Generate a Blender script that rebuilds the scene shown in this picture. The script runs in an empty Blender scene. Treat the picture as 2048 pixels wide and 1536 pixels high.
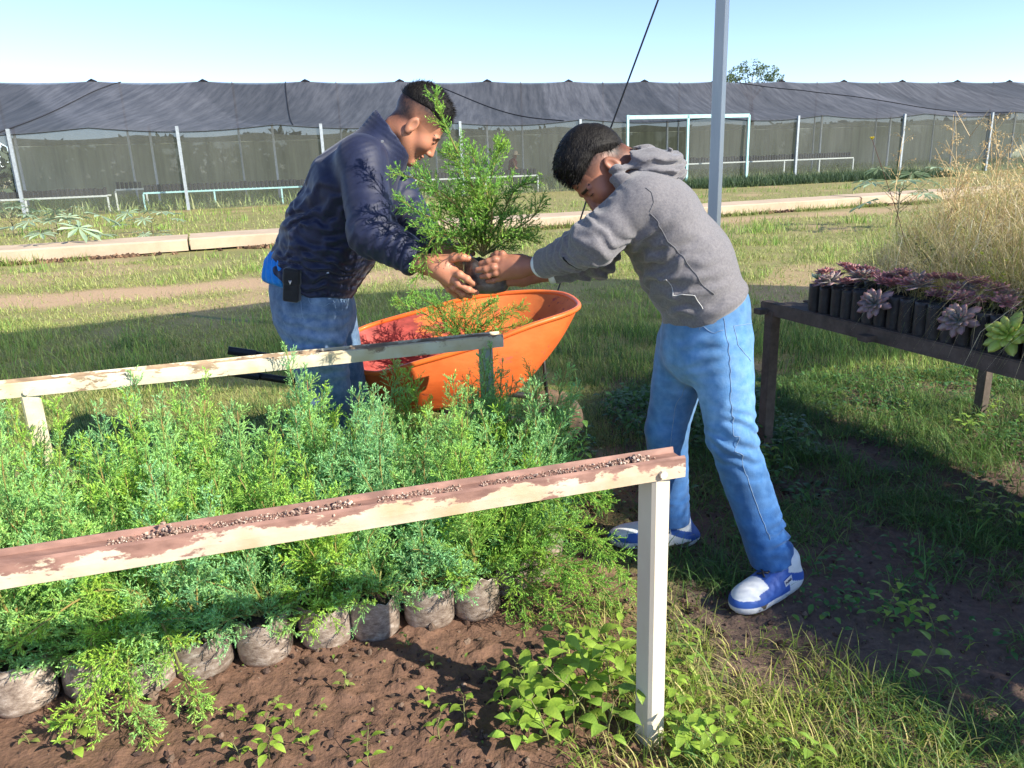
import bpy, math, random, os
import numpy as np
from mathutils import Vector, Matrix
random.seed(7)
rng = np.random.default_rng(11)
PI = math.pi
S = bpy.context.scene
col = S.collection

# ------------------------------------------------------------------ camera
CAM_H = 1.35
pitch, roll, FPX = math.radians(16.1), math.radians(2.0), 1539.0
F = np.array([0, math.cos(pitch), -math.sin(pitch)])
U0 = np.array([0, math.sin(pitch), math.cos(pitch)])
R0 = np.array([1.0, 0, 0])
CR = R0*math.cos(roll) - U0*math.sin(roll)
CU = U0*math.cos(roll) + R0*math.sin(roll)
CC = np.array([0, 0, CAM_H])
cam_data = bpy.data.cameras.new('camera')
cam = bpy.data.objects.new('camera', cam_data)
col.objects.link(cam)
mw = Matrix.Identity(4)
for i in range(3):
    mw[i][0] = CR[i]; mw[i][1] = CU[i]; mw[i][2] = -F[i]; mw[i][3] = CC[i]
cam.matrix_world = mw
cam_data.sensor_width = 36
cam_data.lens = 36*FPX/2048
cam_data.clip_start = 0.05
cam_data.clip_end = 3000
S.camera = cam

# ------------------------------------------------------------------ sky, sun, exposure
SUN_AZ = (0.86, -0.51)          # horizontal direction towards the sun (x right, -y behind the camera)
SUN_EL = math.radians(32)
sd = Vector((SUN_AZ[0]*math.cos(SUN_EL), SUN_AZ[1]*math.cos(SUN_EL), math.sin(SUN_EL))).normalized()
world = bpy.data.worlds.new('World')
S.world = world
world.use_nodes = True
wt = world.node_tree
sky = wt.nodes.new('ShaderNodeTexSky')
sky.sky_type = 'NISHITA'
sky.sun_disc = False
sky.sun_elevation = SUN_EL
sky.sun_rotation = math.atan2(sd.x, sd.y)
sky.air_density = 0.9; sky.dust_density = 0.1; sky.ozone_density = 2.0; sky.altitude = 2200
bgn = wt.nodes['Background']
bgn.inputs['Strength'].default_value = 0.135
tint = wt.nodes.new('ShaderNodeMix'); tint.data_type = 'RGBA'; tint.blend_type = 'MULTIPLY'; tint.inputs[0].default_value = 1; tint.inputs[7].default_value = (.90, .87, .93, 1)
wt.links.new(sky.outputs[0], tint.inputs[6]); wt.links.new(tint.outputs[2], bgn.inputs['Color'])
sl = bpy.data.lights.new('sun', 'SUN')
sl.energy = 4.1
sl.angle = math.radians(0.5)
sl.color = (1.0, 0.93, 0.80)
sun = bpy.data.objects.new('sun', sl)
col.objects.link(sun)
sun.location = (6, -6, 8)
sun.rotation_euler = sd.to_track_quat('Z', 'Y').to_euler()
S.view_settings.view_transform = 'Standard'
S.view_settings.look = 'None'
S.view_settings.exposure = 1.2
S.view_settings.gamma = 1.0
S.render.engine = 'CYCLES'
S.cycles.max_bounces = 6
S.cycles.transparent_max_bounces = 12

# ------------------------------------------------------------------ helpers
def at(u, v, Y):
    """point at distance Y in front of the camera, seen at photo pixel u, v"""
    d = F*FPX + (u-1024)*CR - (v-768)*CU
    return CC + d*(Y/d[1])
def gnd(u, v, h=0.0):
    d = F*FPX + (u-1024)*CR - (v-768)*CU
    return CC + d*((h-CAM_H)/d[2])
def nz(v):
    v = np.asarray(v, float); return v/max(np.linalg.norm(v), 1e-9)

def _hash(ix, iy, iz):
    h = (ix.astype(np.int64)*374761393 + iy.astype(np.int64)*668265263 + iz.astype(np.int64)*2147483647) & 0xffffffff
    h = ((h ^ (h >> 13))*1274126177) & 0xffffffff
    h = h ^ (h >> 16)
    return (h & 0xffff)/65535.0
def vnoise(p, s=1.0, seed=0):
    q = np.asarray(p, float)*s + seed*17.31
    i = np.floor(q); f = q-i; f = f*f*(3-2*f); i = i.astype(np.int64)
    r = 0
    for dx in (0, 1):
        wx = f[:, 0] if dx else 1-f[:, 0]
        for dy in (0, 1):
            wy = f[:, 1] if dy else 1-f[:, 1]
            for dz in (0, 1):
                wz = f[:, 2] if dz else 1-f[:, 2]
                r = r + wx*wy*wz*_hash(i[:, 0]+dx, i[:, 1]+dy, i[:, 2]+dz)
    return r
def fbm(p, s=1.0, o=4, seed=0):
    r = 0; a = 0.5; t = 0
    for k in range(o):
        r = r + a*vnoise(p, s*2**k, seed+k); t += a; a *= 0.5
    return r/t
def fbm2(x, y, s=1.0, o=4, seed=0):
    return fbm(np.stack([x, y, np.zeros_like(x)], 1), s, o, seed)

def tag(o, label=None, cat=None, group=None, kind=None):
    if label: o['label'] = label
    if cat: o['category'] = cat
    if group: o['group'] = group
    if kind: o['kind'] = kind
    return o
def mesh_obj(name, verts, faces, mat, parent=None, colors=None, smooth=False, facemats=None):
    """faces: list of (n,k) arrays or list of tuples"""
    me = bpy.data.meshes.new(name)
    verts = np.asarray(verts, np.float32).reshape(-1, 3)
    if isinstance(faces, np.ndarray): faces = [faces]
    if len(faces) and isinstance(faces[0], np.ndarray):
        loops = np.concatenate([f.reshape(-1) for f in faces]).astype(np.int32)
        tot = np.concatenate([np.full(len(f), f.shape[1]) for f in faces]).astype(np.int32)
    else:
        loops = np.array([i for f in faces for i in f], np.int32)
        tot = np.array([len(f) for f in faces], np.int32)
    start = np.concatenate([[0], np.cumsum(tot)[:-1]]).astype(np.int32)
    me.vertices.add(len(verts)); me.vertices.foreach_set('co', verts.ravel())
    me.loops.add(len(loops)); me.loops.foreach_set('vertex_index', loops)
    me.polygons.add(len(tot)); me.polygons.foreach_set('loop_start', start); me.polygons.foreach_set('loop_total', tot)
    me.polygons.foreach_set('use_smooth', np.full(len(tot), bool(smooth)))
    mats = mat if isinstance(mat, (list, tuple)) else [mat]
    for m in mats: me.materials.append(m)
    if facemats is not None: me.polygons.foreach_set('material_index', np.asarray(facemats, np.int32))
    me.update(calc_edges=True)
    if colors is not None:
        a = me.color_attributes.new('Col', 'FLOAT_COLOR', 'POINT')
        c = np.ones((len(verts), 4), np.float32); c[:, :3] = colors
        a.data.foreach_set('color', c.ravel())
    me.validate()
    o = bpy.data.objects.new(name, me)
    col.objects.link(o)
    if parent: o.parent = parent
    return o
def empty(name, loc=(0, 0, 0), rz=0.0):
    o = bpy.data.objects.new(name, None); col.objects.link(o)
    o.empty_display_size = 0.05
    o.location = [float(c) for c in loc]; o.rotation_euler = (0, 0, rz)
    return o
def copy_tree(o, parent=None):
    c = o.copy(); col.objects.link(c); c.parent = parent
    for ch in o.children: copy_tree(ch, c)
    return c
class MB:
    """collects simple shapes into one mesh"""
    def __init__(s): s.v = []; s.f = []; s.n = 0; s.c = []
    def add(s, v, f, c=None):
        v = np.asarray(v, float).reshape(-1, 3)
        s.v.append(v); s.f += [tuple(int(i)+s.n for i in q) for q in f]; s.n += len(v)
        s.c.append(np.tile(np.array(c if c is not None else (1, 1, 1), float), (len(v), 1)))
    def box(s, a, b, c=None):
        x0, y0, z0 = a; x1, y1, z1 = b
        s.add([(x0,y0,z0),(x1,y0,z0),(x1,y1,z0),(x0,y1,z0),(x0,y0,z1),(x1,y0,z1),(x1,y1,z1),(x0,y1,z1)],
              [(0,3,2,1),(4,5,6,7),(0,1,5,4),(1,2,6,5),(2,3,7,6),(3,0,4,7)], c)
    def beam(s, a, b, w, h, up=(0, 0, 1), c=None):
        """box from a to b, w wide (sideways), h tall, centred on the line"""
        a = np.array(a, float); b = np.array(b, float); d = nz(b-a)
        side = np.cross(d, up)
        side = nz(side) if np.linalg.norm(side) > 1e-6 else np.array([1.0, 0, 0])
        u = np.cross(side, d)
        P = []
        for e in (a, b):
            for sx, sz in ((-1,-1),(1,-1),(1,1),(-1,1)): P.append(e+side*sx*w/2+u*sz*h/2)
        s.add(P, [(0,1,2,3),(7,6,5,4),(0,4,5,1),(1,5,6,2),(2,6,7,3),(3,7,4,0)], c)
    def prism(s, a, b, prof, up=(0, 0, 1), c=None):
        """closed 2D profile [(side, up)] swept a to b"""
        a = np.array(a, float); b = np.array(b, float); d = nz(b-a)
        side = nz(np.cross(d, up)); u = np.cross(side, d); n = len(prof)
        P = [e+side*x+u*z for e in (a, b) for x, z in prof]
        s.add(P, [tuple(range(n)), tuple(range(2*n-1, n-1, -1))]+[(i, i+n, (i+1) % n+n, (i+1) % n) for i in range(n)], c)
    def tube(s, pts, r, n=8, c=None, cap=True):
        pts = [np.array(p, float) for p in pts]; m = len(pts)
        rs = r if hasattr(r, '__len__') else [r]*m
        ref = np.array([0.3, 0.2, 1.0]); V = []
        prev = None
        for i, p in enumerate(pts):
            t = nz(pts[min(i+1, m-1)]-pts[max(i-1, 0)])
            if prev is None:
                x = np.cross(t, ref)
                if np.linalg.norm(x) < 1e-3: x = np.cross(t, (1, 0, 0))
            else: x = prev-t*(prev@t)
            x = nz(x); prev = x; y = np.cross(t, x)
            for k in range(n):
                a = 2*PI*k/n; V.append(p+(x*math.cos(a)+y*math.sin(a))*rs[i])
        Fc = [(i*n+k, i*n+(k+1) % n, (i+1)*n+(k+1) % n, (i+1)*n+k) for i in range(m-1) for k in range(n)]
        if cap: Fc += [tuple(range(n-1, -1, -1)), tuple(range((m-1)*n, m*n))]
        s.add(V, Fc, c)
    def lathe(s, prof, n=20, loc=(0, 0, 0), c=None, axis=2):
        V = []
        for r, z in prof:
            for k in range(n):
                a = 2*PI*k/n; V.append((r*math.cos(a), r*math.sin(a), z))
        V = np.array(V)
        if axis == 1: V = V[:, [0, 2, 1]]
        Fc = [(i*n+k, i*n+(k+1) % n, (i+1)*n+(k+1) % n, (i+1)*n+k) for i in range(len(prof)-1) for k in range(n)]
        s.add(V+np.array(loc), Fc, c)
    def build(s, name, mat, parent=None, smooth=False, colors=False, bevel=0):
        o = mesh_obj(name, np.concatenate(s.v), s.f, mat, parent, np.concatenate(s.c) if colors else None, smooth)
        if bevel:
            b = o.modifiers.new('b', 'BEVEL'); b.width = bevel; b.segments = 2; b.limit_method = 'ANGLE'
        return o

ORD = ['first', 'second', 'third', 'fourth', 'fifth', 'sixth', 'seventh', 'eighth', 'ninth', 'tenth', 'eleventh', 'twelfth', 'thirteenth', 'fourteenth', 'fifteenth', 'sixteenth', 'seventeenth', 'eighteenth', 'nineteenth', 'twentieth', 'twenty first', 'twenty second', 'twenty third', 'twenty fourth', 'twenty fifth', 'twenty sixth', 'twenty seventh', 'twenty eighth', 'twenty ninth', 'thirtieth', 'thirty first', 'thirty second', 'thirty third', 'thirty fourth', 'thirty fifth', 'thirty sixth', 'thirty seventh', 'thirty eighth', 'thirty ninth', 'fortieth']
# ------------------------------------------------------------------ materials
def NM(name):
    m = bpy.data.materials.new(name); m.use_nodes = True
    nt = m.node_tree; b = nt.nodes['Principled BSDF']
    return m, nt, b, nt.links.new
def nd(nt, t, **k):
    n = nt.nodes.new(t)
    for a, v in k.items():
        if a in n.inputs.keys() if isinstance(a, str) else False: n.inputs[a].default_value = v
        else: setattr(n, a, v)
    return n
def mat(name, c1=(.5,.5,.5), c2=None, scale=20, rough=.8, bump=.0, bscale=None, metal=0, spec=.3, attr=False, trans=0, detail=6,
        stretch=None, lo=.35, hi=.65, sss=0, sheen=0, objrand=0, coat=0, bdist=.01):
    m, nt, b, L = NM(name)
    b.inputs['Roughness'].default_value = rough; b.inputs['Metallic'].default_value = metal
    b.inputs['Specular IOR Level'].default_value = spec
    tc = nd(nt, 'ShaderNodeTexCoord'); vec = tc.outputs['Object']
    if stretch:
        mp = nd(nt, 'ShaderNodeMapping'); mp.inputs['Scale'].default_value = stretch; L(vec, mp.inputs[0]); vec = mp.outputs[0]
    n = nd(nt, 'ShaderNodeTexNoise'); n.inputs['Scale'].default_value = scale; n.inputs['Detail'].default_value = detail
    n.inputs['Roughness'].default_value = .65
    L(vec, n.inputs['Vector'])
    cr = nd(nt, 'ShaderNodeValToRGB'); c2 = c2 or tuple(x*.75 for x in c1)
    cr.color_ramp.elements[0].position = lo; cr.color_ramp.elements[1].position = hi
    cr.color_ramp.elements[0].color = (*c1, 1); cr.color_ramp.elements[1].color = (*c2, 1)
    L(n.outputs['Fac'], cr.inputs[0]); outc = cr.outputs[0]
    if attr:
        a = nd(nt, 'ShaderNodeAttribute'); a.attribute_name = 'Col'
        mx = nd(nt, 'ShaderNodeMix', data_type='RGBA', blend_type='MULTIPLY'); mx.inputs[0].default_value = 1
        L(a.outputs['Color'], mx.inputs[6]); L(outc, mx.inputs[7]); outc = mx.outputs[2]
    if objrand:
        oi = nd(nt, 'ShaderNodeObjectInfo'); hs = nd(nt, 'ShaderNodeHueSaturation')
        mr = nd(nt, 'ShaderNodeMapRange'); mr.inputs[3].default_value = 1-objrand; mr.inputs[4].default_value = 1+objrand
        L(oi.outputs['Random'], mr.inputs[0]); L(mr.outputs[0], hs.inputs['Value']); L(outc, hs.inputs['Color']); outc = hs.outputs[0]
    L(outc, b.inputs['Base Color'])
    if sss:
        b.inputs['Subsurface Weight'].default_value = sss; b.inputs['Subsurface Radius'].default_value = (.02, .008, .004); b.inputs['Subsurface Scale'].default_value = .4
    if sheen: b.inputs['Sheen Weight'].default_value = sheen; b.inputs['Sheen Roughness'].default_value = .5
    if coat: b.inputs['Coat Weight'].default_value = coat
    if bump:
        n2 = nd(nt, 'ShaderNodeTexNoise'); n2.inputs['Scale'].default_value = bscale or scale*2; n2.inputs['Detail'].default_value = 5
        L(vec, n2.inputs['Vector'])
        bp = nd(nt, 'ShaderNodeBump'); bp.inputs['Strength'].default_value = bump; bp.inputs['Distance'].default_value = bdist
        L(n2.outputs['Fac'], bp.inputs['Height']); L(bp.outputs[0], b.inputs['Normal'])
    if trans:
        t = nd(nt, 'ShaderNodeBsdfTranslucent'); L(outc, t.inputs['Color'])
        ms = nd(nt, 'ShaderNodeMixShader'); ms.inputs[0].default_value = trans
        L(b.outputs[0], ms.inputs[1]); L(t.outputs[0], ms.inputs[2]); L(ms.outputs[0], nt.nodes['Material Output'].inputs[0])
    return m
def netmat(name, c1, c2, opacity, stripe=1.0, op2=None):
    """woven shade cloth: diffuse threads with see-through gaps"""
    m, nt, b, L = NM(name)
    b.inputs['Roughness'].default_value = .7; b.inputs['Specular IOR Level'].default_value = .25
    uv = nd(nt, 'ShaderNodeTexCoord')
    mp = nd(nt, 'ShaderNodeMapping'); mp.inputs['Scale'].default_value = (stripe, stripe*.08, stripe*.08); L(uv.outputs['Object'], mp.inputs[0])
    n = nd(nt, 'ShaderNodeTexNoise'); n.inputs['Scale'].default_value = 3; n.inputs['Detail'].default_value = 8; n.inputs['Roughness'].default_value = .7
    L(mp.outputs[0], n.inputs['Vector'])
    cr = nd(nt, 'ShaderNodeValToRGB'); cr.color_ramp.elements[0].position = .35; cr.color_ramp.elements[1].position = .68
    cr.color_ramp.elements[0].color = (*c1, 1); cr.color_ramp.elements[1].color = (*c2, 1)
    a = nd(nt, 'ShaderNodeAttribute'); a.attribute_name = 'Col'
    mx = nd(nt, 'ShaderNodeMix', data_type='RGBA', blend_type='MULTIPLY'); mx.inputs[0].default_value = 1
    L(n.outputs['Fac'], cr.inputs[0]); L(cr.outputs[0], mx.inputs[6]); L(a.outputs['Color'], mx.inputs[7]); L(mx.outputs[2], b.inputs['Base Color'])
    tr = nd(nt, 'ShaderNodeBsdfTransparent')
    n2 = nd(nt, 'ShaderNodeTexNoise'); n2.inputs['Scale'].default_value = .35; n2.inputs['Detail'].default_value = 5
    L(uv.outputs['Object'], n2.inputs['Vector'])
    mr = nd(nt, 'ShaderNodeMapRange'); mr.inputs[1].default_value = .3; mr.inputs[2].default_value = .7
    mr.inputs[3].default_value = opacity; mr.inputs[4].default_value = op2 or opacity
    L(n2.outputs['Fac'], mr.inputs[0])
    ms = nd(nt, 'ShaderNodeMixShader'); L(mr.outputs[0], ms.inputs[0])
    L(tr.outputs[0], ms.inputs[1]); L(b.outputs[0], ms.inputs[2]); L(ms.outputs[0], nt.nodes['Material Output'].inputs[0])
    return m
def proj_x(P):
    q = np.array(P)-CC; return 1024+FPX*(q@CR)/(q@F)
# ------------------------------------------------------------------ ground
def axis_steps(segs):
    out = [segs[0][0]]
    for a, b, s in segs:
        n = max(1, int(round((b-a)/s))); out += list(a+(b-a)*np.arange(1, n+1)/n)
    return np.array(out)
gx = axis_steps([(-600,-60,60),(-60,-12,2.4),(-12,-4,.35),(-4,-1.7,.08),(-1.7,1.9,.014),(1.9,4,.05),(4,12,.35),(12,60,2.4),(60,600,60)])
gy = axis_steps([(-20,0,2),(0,1.3,.1),(1.3,3.1,.014),(3.1,6,.04),(6,14,.16),(14,30,.6),(30,90,3),(90,1500,90)])
def smooth(a, b, x):
    t = np.clip((x-a)/(b-a), 0, 1); return t*t*(3-2*t)
def soil_mask(x, y):
    """1 = the bare brown bed under the saplings"""
    w = .12*(fbm2(x, y, 3.0, 3, 5)-.5)
    a = smooth(.50, .22, x+.35*(y-1.5)*0+w*2)*smooth(3.2, 2.8, y+w)
    return a
def path_mask(x, y):
    """worn dirt track on the lawn and by the concrete edging"""
    n = fbm2(x, y, .9, 4, 9)
    d = np.abs(y-(8.9+.33*(x+5)+(n-.5)*1.6))
    a = smooth(1.0, .35, d)*smooth(1.2, -2.5, x)
    k = np.abs(y-(16.6+.34*(x-4.9)+(n-.5)*1.2))
    b = smooth(.7, .2, k)*smooth(1.5, 4, x)*smooth(13, 7, x)*.9
    c = smooth(.62, .72, n)*.6
    return np.clip(a+b+c, 0, 1)
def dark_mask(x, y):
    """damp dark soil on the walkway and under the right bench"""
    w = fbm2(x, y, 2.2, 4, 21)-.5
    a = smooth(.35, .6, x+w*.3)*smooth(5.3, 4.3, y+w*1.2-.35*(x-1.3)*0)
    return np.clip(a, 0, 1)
def ground_z(x, y):
    near = smooth(6.5, 3.2, y)*smooth(-4.5, -3, x)*smooth(4.5, 3, x)
    s = soil_mask(x, y)
    z = .010*(fbm2(x, y, 4, 4, 1)-.5)*2+.004
    r = np.abs(fbm2(x, y, 26, 3, 3)-.5)
    z = z*near + near*(.012*(r-.1)*(0.6+.9*s) + .014*smooth(.6, .74, fbm2(x, y, 30, 2, 7)))
    z = z + (1-near)*.05*(fbm2(x, y, .35, 3, 4)-.5)*smooth(3.5, 9, y)*smooth(80, 30, y)
    return z
X, Yg = np.meshgrid(gx, gy, indexing='ij')
xf, yf = X.ravel(), Yg.ravel()
zf = ground_z(xf, yf)
sm, pm, dm = soil_mask(xf, yf), path_mask(xf, yf), dark_mask(xf, yf)
n1 = fbm2(xf, yf, 1.3, 4, 31)[:, None]
cg = np.array([.17, .19, .06])*(1-n1) + np.array([.32, .27, .13])*n1
def mixc(a, b, t): return a*(1-t[:, None])+np.array(b)*t[:, None]
cg = mixc(cg, (.46, .32, .20), pm*.9)
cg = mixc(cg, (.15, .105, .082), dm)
cg = mixc(cg, (.16, .094, .064), sm)
nx, ny = len(gx), len(gy)
ii, jj = np.meshgrid(np.arange(nx-1), np.arange(ny-1), indexing='ij')
i0 = (ii*ny+jj).ravel()
gf = np.stack([i0, i0+ny, i0+ny+1, i0+1], 1)
mg = mat('soil', (.78, .78, .8), (1.25, 1.2, 1.15), scale=45, rough=.9, bump=.9, bscale=90, attr=True, detail=8, bdist=.006, spec=.2)
g = mesh_obj('ground', np.stack([xf, yf, zf], 1), gf, mg, None, cg, True)
tag(g, 'brown bare soil bed, dark damp walkway and weedy lawn ground', None, None, 'structure')

# ------------------------------------------------------------------ blades of grass
def blades(base, h, w, yaw, lean, curl=.5, seg=2):
    """N curved blades: returns verts, faces"""
    N = len(base); k = seg
    d = np.stack([np.cos(yaw), np.sin(yaw), np.zeros(N)], 1)
    s = np.stack([-np.sin(yaw+rng.normal(0, .6, N)), np.cos(yaw+rng.normal(0, .6, N)), np.zeros(N)], 1)
    V = np.zeros((N, 2*k+1, 3))
    for i in range(k+1):
        t = i/k
        ang = lean*(1-curl+curl*t*1.6)
        out = h*t*np.sin(ang); up = h*t*np.cos(ang)
        c = base+d*out[:, None]; c[:, 2] += up
        ww = (w*(1-t**1.5))[:, None]
        if i < k: V[:, 2*i] = c-s*ww/2; V[:, 2*i+1] = c+s*ww/2
        else: V[:, 2*k] = c
    o = (np.arange(N)*(2*k+1))[:, None]
    fs = [o+np.array([[2*i, 2*i+1, 2*i+3, 2*i+2]]) for i in range(k-1)]
    quads = np.concatenate(fs) if fs else np.zeros((0, 4), int)
    tris = o+np.array([[2*k-2, 2*k-1, 2*k]])
    return V.reshape(-1, 3), quads, tris
def blade_obj(name, base, h, w, yaw, lean, colr, m, seg=2, curl=.5, parent=None):
    V, q, t = blades(base, h, w, yaw, lean, curl, seg)
    return mesh_obj(name, V, [q, t], m, parent, np.repeat(colr, 2*seg+1, axis=0))
m_grass = mat('grass', (.9, .9, .9), (1.15, 1.1, 1.0), scale=3, rough=.55, attr=True, trans=.35, spec=.35)
def pal(N, cols, seed=0, jit=.18):
    c = np.array(cols)[rng.integers(0, len(cols), N)]
    return np.clip(c*(1+rng.normal(0, jit, (N, 1))), .003, 1)

# lawn beyond the benches: denser near, thinner far
def scatter(N, y0, y1, power=1.0, margin=.80):
    a, b = 1/y0, 1/y1
    y = 1/(b+(a-b)*rng.random(N)**power)
    x = y*rng.uniform(-margin, margin, N)
    return x, y
x, y = scatter(430000, 3.5, 60, .85)
keep = rng.random(len(x)) > np.clip(path_mask(x, y)*.93+dark_mask(x, y)*.8+soil_mask(x, y), 0, 1)
clump = fbm2(x, y, 2.2, 3, 41)
keep &= rng.random(len(x)) < smooth(.25, .5, clump)*.9+.12
kerb_d = (y-(13.4+.35*(x+6)))
keep &= ~((kerb_d > -.7) & (kerb_d < .75))
x, y, clump = x[keep], y[keep], clump[keep]
N = len(x)
h = (.022+.045*rng.random(N))*(1+.9*smooth(.5, .75, clump))*np.clip(y/7, .8, 1.7)
w = .0035*np.clip(y/4, 1, 5)
tone = fbm2(x, y, .5, 3, 44)[:, None]
c = pal(N, [(.31,.39,.10), (.23,.34,.075), (.40,.42,.14), (.17,.28,.065)])*(1-tone)+tone*pal(N, [(.46,.47,.18), (.31,.40,.11), (.52,.49,.24)])
o = blade_obj('lawn_grass', np.stack([x, y, ground_z(x, y)-.004], 1), h, np.full(N, 1.0)*w, rng.uniform(0, 2*PI, N), rng.uniform(.2, 1.5, N), c, m_grass)
tag(o, 'low patchy lawn grass between the walkway and the shade house', 'grass', None, 'stuff')
# taller tufts along the foot of the net wall and scattered in the lawn
bx, by, bh = [], [], []
for k in range(900):
    yy = 1/rng.uniform(1/30, 1/4.6); xx = yy*rng.uniform(-.8, .8)
    if path_mask(np.array([xx]), np.array([yy]))[0] > .3 or fbm2(np.array([xx]), np.array([yy]), 1.1, 3, 77)[0] < .5: continue
    kd = yy-(13.4+.35*(xx+6))
    if -.8 < kd < .8: continue
    n = rng.integers(20, 45); bx += list(xx+rng.normal(0, .05+.01*yy, n)); by += list(yy+rng.normal(0, .05+.01*yy, n)); bh += list(rng.uniform(.07, .17, n)*np.clip(yy/9, .9, 1.8))
x, y, h = map(np.array, (bx, by, bh)); N = len(x)
o = blade_obj('tall_grass_tufts', np.stack([x, y, ground_z(x, y)-.004], 1), h, .0045*np.clip(y/4, 1, 5), rng.uniform(0, 2*PI, N), rng.uniform(.05, .8, N),
              pal(N, [(.27,.42,.09), (.21,.37,.08), (.36,.44,.12)]), m_grass, seg=3)
tag(o, 'taller bright green grass tufts scattered over the lawn', 'grass', None, 'stuff')

# near, shaded walkway grass on the right (flattened, wiry) and sunlit grass by the front post
def tuft_field(name, n, xr, yr, mask, hr, wr, cols, label, lean=(.3, 1.35), per=(12, 26), spread=.03):
    bx, by, bh, byaw = [], [], [], []
    k = 0
    while k < n:
        xx, yy = rng.uniform(*xr), rng.uniform(*yr)
        if rng.random() > mask(xx, yy): k += .25; continue
        k += 1; m_ = rng.integers(*per)
        bx += list(xx+rng.normal(0, spread, m_)); by += list(yy+rng.normal(0, spread, m_)); bh += list(rng.uniform(*hr, m_)*rng.uniform(.6, 1.2))
        byaw += list(rng.uniform(0, 2*PI, m_))
    x, y, h, yaw = map(np.array, (bx, by, bh, byaw)); N = len(x)
    o = blade_obj(name, np.stack([x, y, ground_z(x, y)-.003], 1), h, rng.uniform(*wr, N), yaw, rng.uniform(*lean, N), pal(N, cols), m_grass, seg=4, curl=.75)
    tag(o, label, 'grass', None, 'stuff')
    return o
nzs = lambda x, y, s, sd: float(fbm2(np.array([x]), np.array([y]), s, 3, sd)[0])
def walk_mask(x, y):
    # a worn muddy line runs from the front foot to the lower right
    n = nzs(x, y, 3.0, 52)
    bare = math.exp(-((y-(2.05-.55*(x-.6)))/.17)**2)*.85
    left = 1.0 if x > .42+.1*(y-2) else .15
    return max(0, min(1, (n-.30)*2.6-bare))*left
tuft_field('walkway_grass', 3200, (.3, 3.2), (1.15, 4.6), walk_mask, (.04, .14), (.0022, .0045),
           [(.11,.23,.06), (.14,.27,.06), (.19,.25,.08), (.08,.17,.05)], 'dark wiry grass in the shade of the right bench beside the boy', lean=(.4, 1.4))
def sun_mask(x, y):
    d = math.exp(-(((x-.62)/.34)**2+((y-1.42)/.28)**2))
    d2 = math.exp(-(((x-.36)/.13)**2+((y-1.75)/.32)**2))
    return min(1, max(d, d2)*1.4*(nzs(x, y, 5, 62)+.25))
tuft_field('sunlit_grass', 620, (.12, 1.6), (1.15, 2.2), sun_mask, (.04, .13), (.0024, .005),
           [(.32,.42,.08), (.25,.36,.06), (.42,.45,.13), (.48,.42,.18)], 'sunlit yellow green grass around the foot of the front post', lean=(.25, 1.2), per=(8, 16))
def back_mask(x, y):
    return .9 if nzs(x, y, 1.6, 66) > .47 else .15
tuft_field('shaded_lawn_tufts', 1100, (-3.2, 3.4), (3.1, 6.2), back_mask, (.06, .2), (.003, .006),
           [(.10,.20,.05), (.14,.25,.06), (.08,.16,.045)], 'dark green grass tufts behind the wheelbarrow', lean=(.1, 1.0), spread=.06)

# ------------------------------------------------------------------ broad leaves
def leaf_shape(n=5, wide=.5):
    """pointed oval leaf along +x, unit length"""
    t = np.linspace(0, 1, n); wv = wide*np.sin(PI*t**.8)**.9*.5
    V = []; Fc = []
    for i in range(n):
        z = .12*math.sin(PI*t[i])-.16*t[i]**2
        V += [(t[i], -wv[i], z+.10*wv[i]), (t[i], 0, z-.02), (t[i], wv[i], z+.10*wv[i])]
    for i in range(n-1):
        a = 3*i; Fc += [(a, a+3, a+4, a+1), (a+1, a+4, a+5, a+2)]
    return np.array(V), np.array(Fc)
LV, LF = leaf_shape(6, .55)
def place_leaves(pos, yaw, tilt, size, LV=LV, LF=LF):
    N = len(pos); c, s = np.cos(yaw), np.sin(yaw); ct, st = np.cos(tilt), np.sin(tilt)
    v = LV[None]*size[:, None, None]
    x = v[..., 0]*ct[:, None]-v[..., 2]*st[:, None]; z = v[..., 0]*st[:, None]+v[..., 2]*ct[:, None]; yv = v[..., 1]
    P = np.stack([x*c[:, None]-yv*s[:, None], x*s[:, None]+yv*c[:, None], z], 2)+pos[:, None, :]
    Fc = (LF[None]+(np.arange(N)*len(LV))[:, None, None]).reshape(-1, LF.shape[1])
    return P.reshape(-1, 3), Fc
m_leaf = mat('weed_leaf', (.85, .9, .85), (1.15, 1.1, 1.0), scale=60, rough=.45, attr=True, trans=.35, spec=.4, bump=.2, bscale=200)
m_stalk = mat('stalk', (.16, .20, .06), (.22, .16, .08), scale=30, rough=.6)

def weed(seed, h=.12, leaves=8, size=.035, colr=(.32,.48,.07)):
    r = np.random.default_rng(seed)
    root = empty('weed_seedling')
    st = MB(); P = []; yw = []; tl = []; sz = []
    bend = r.normal(0, .18, 2)
    pt = lambda t: np.array([bend[0]*h*t*t, bend[1]*h*t*t, h*t])
    st.tube([pt(t) for t in (0, .3, .6, 1)], [.0022, .002, .0016, .001], 5)
    for i in range(leaves):
        t = .25+.75*(i//2)/max(1, (leaves-1)//2); a = r.uniform(0, .5)+(i//2)*1.57+(i % 2)*PI
        L = size*(1.1-.5*abs(t-.6))*r.uniform(.75, 1.2); p = pt(t); d = np.array([math.cos(a), math.sin(a), .5])
        q = p+d*L*.35; st.tube([p, q], .0008, 4)
        P.append(q); yw.append(a); tl.append(r.uniform(-.35, .5)); sz.append(L)
    V, Fc = place_leaves(np.array(P), np.array(yw), np.array(tl), np.array(sz))
    cc = np.repeat(np.clip(np.array(colr)*(1+r.normal(0, .15, (leaves, 1))), 0, 1), len(LV), axis=0)
    mesh_obj('leaves', V, Fc, m_leaf, root, cc, True)
    st.build('stem', m_stalk, root, True)
    return root
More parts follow.
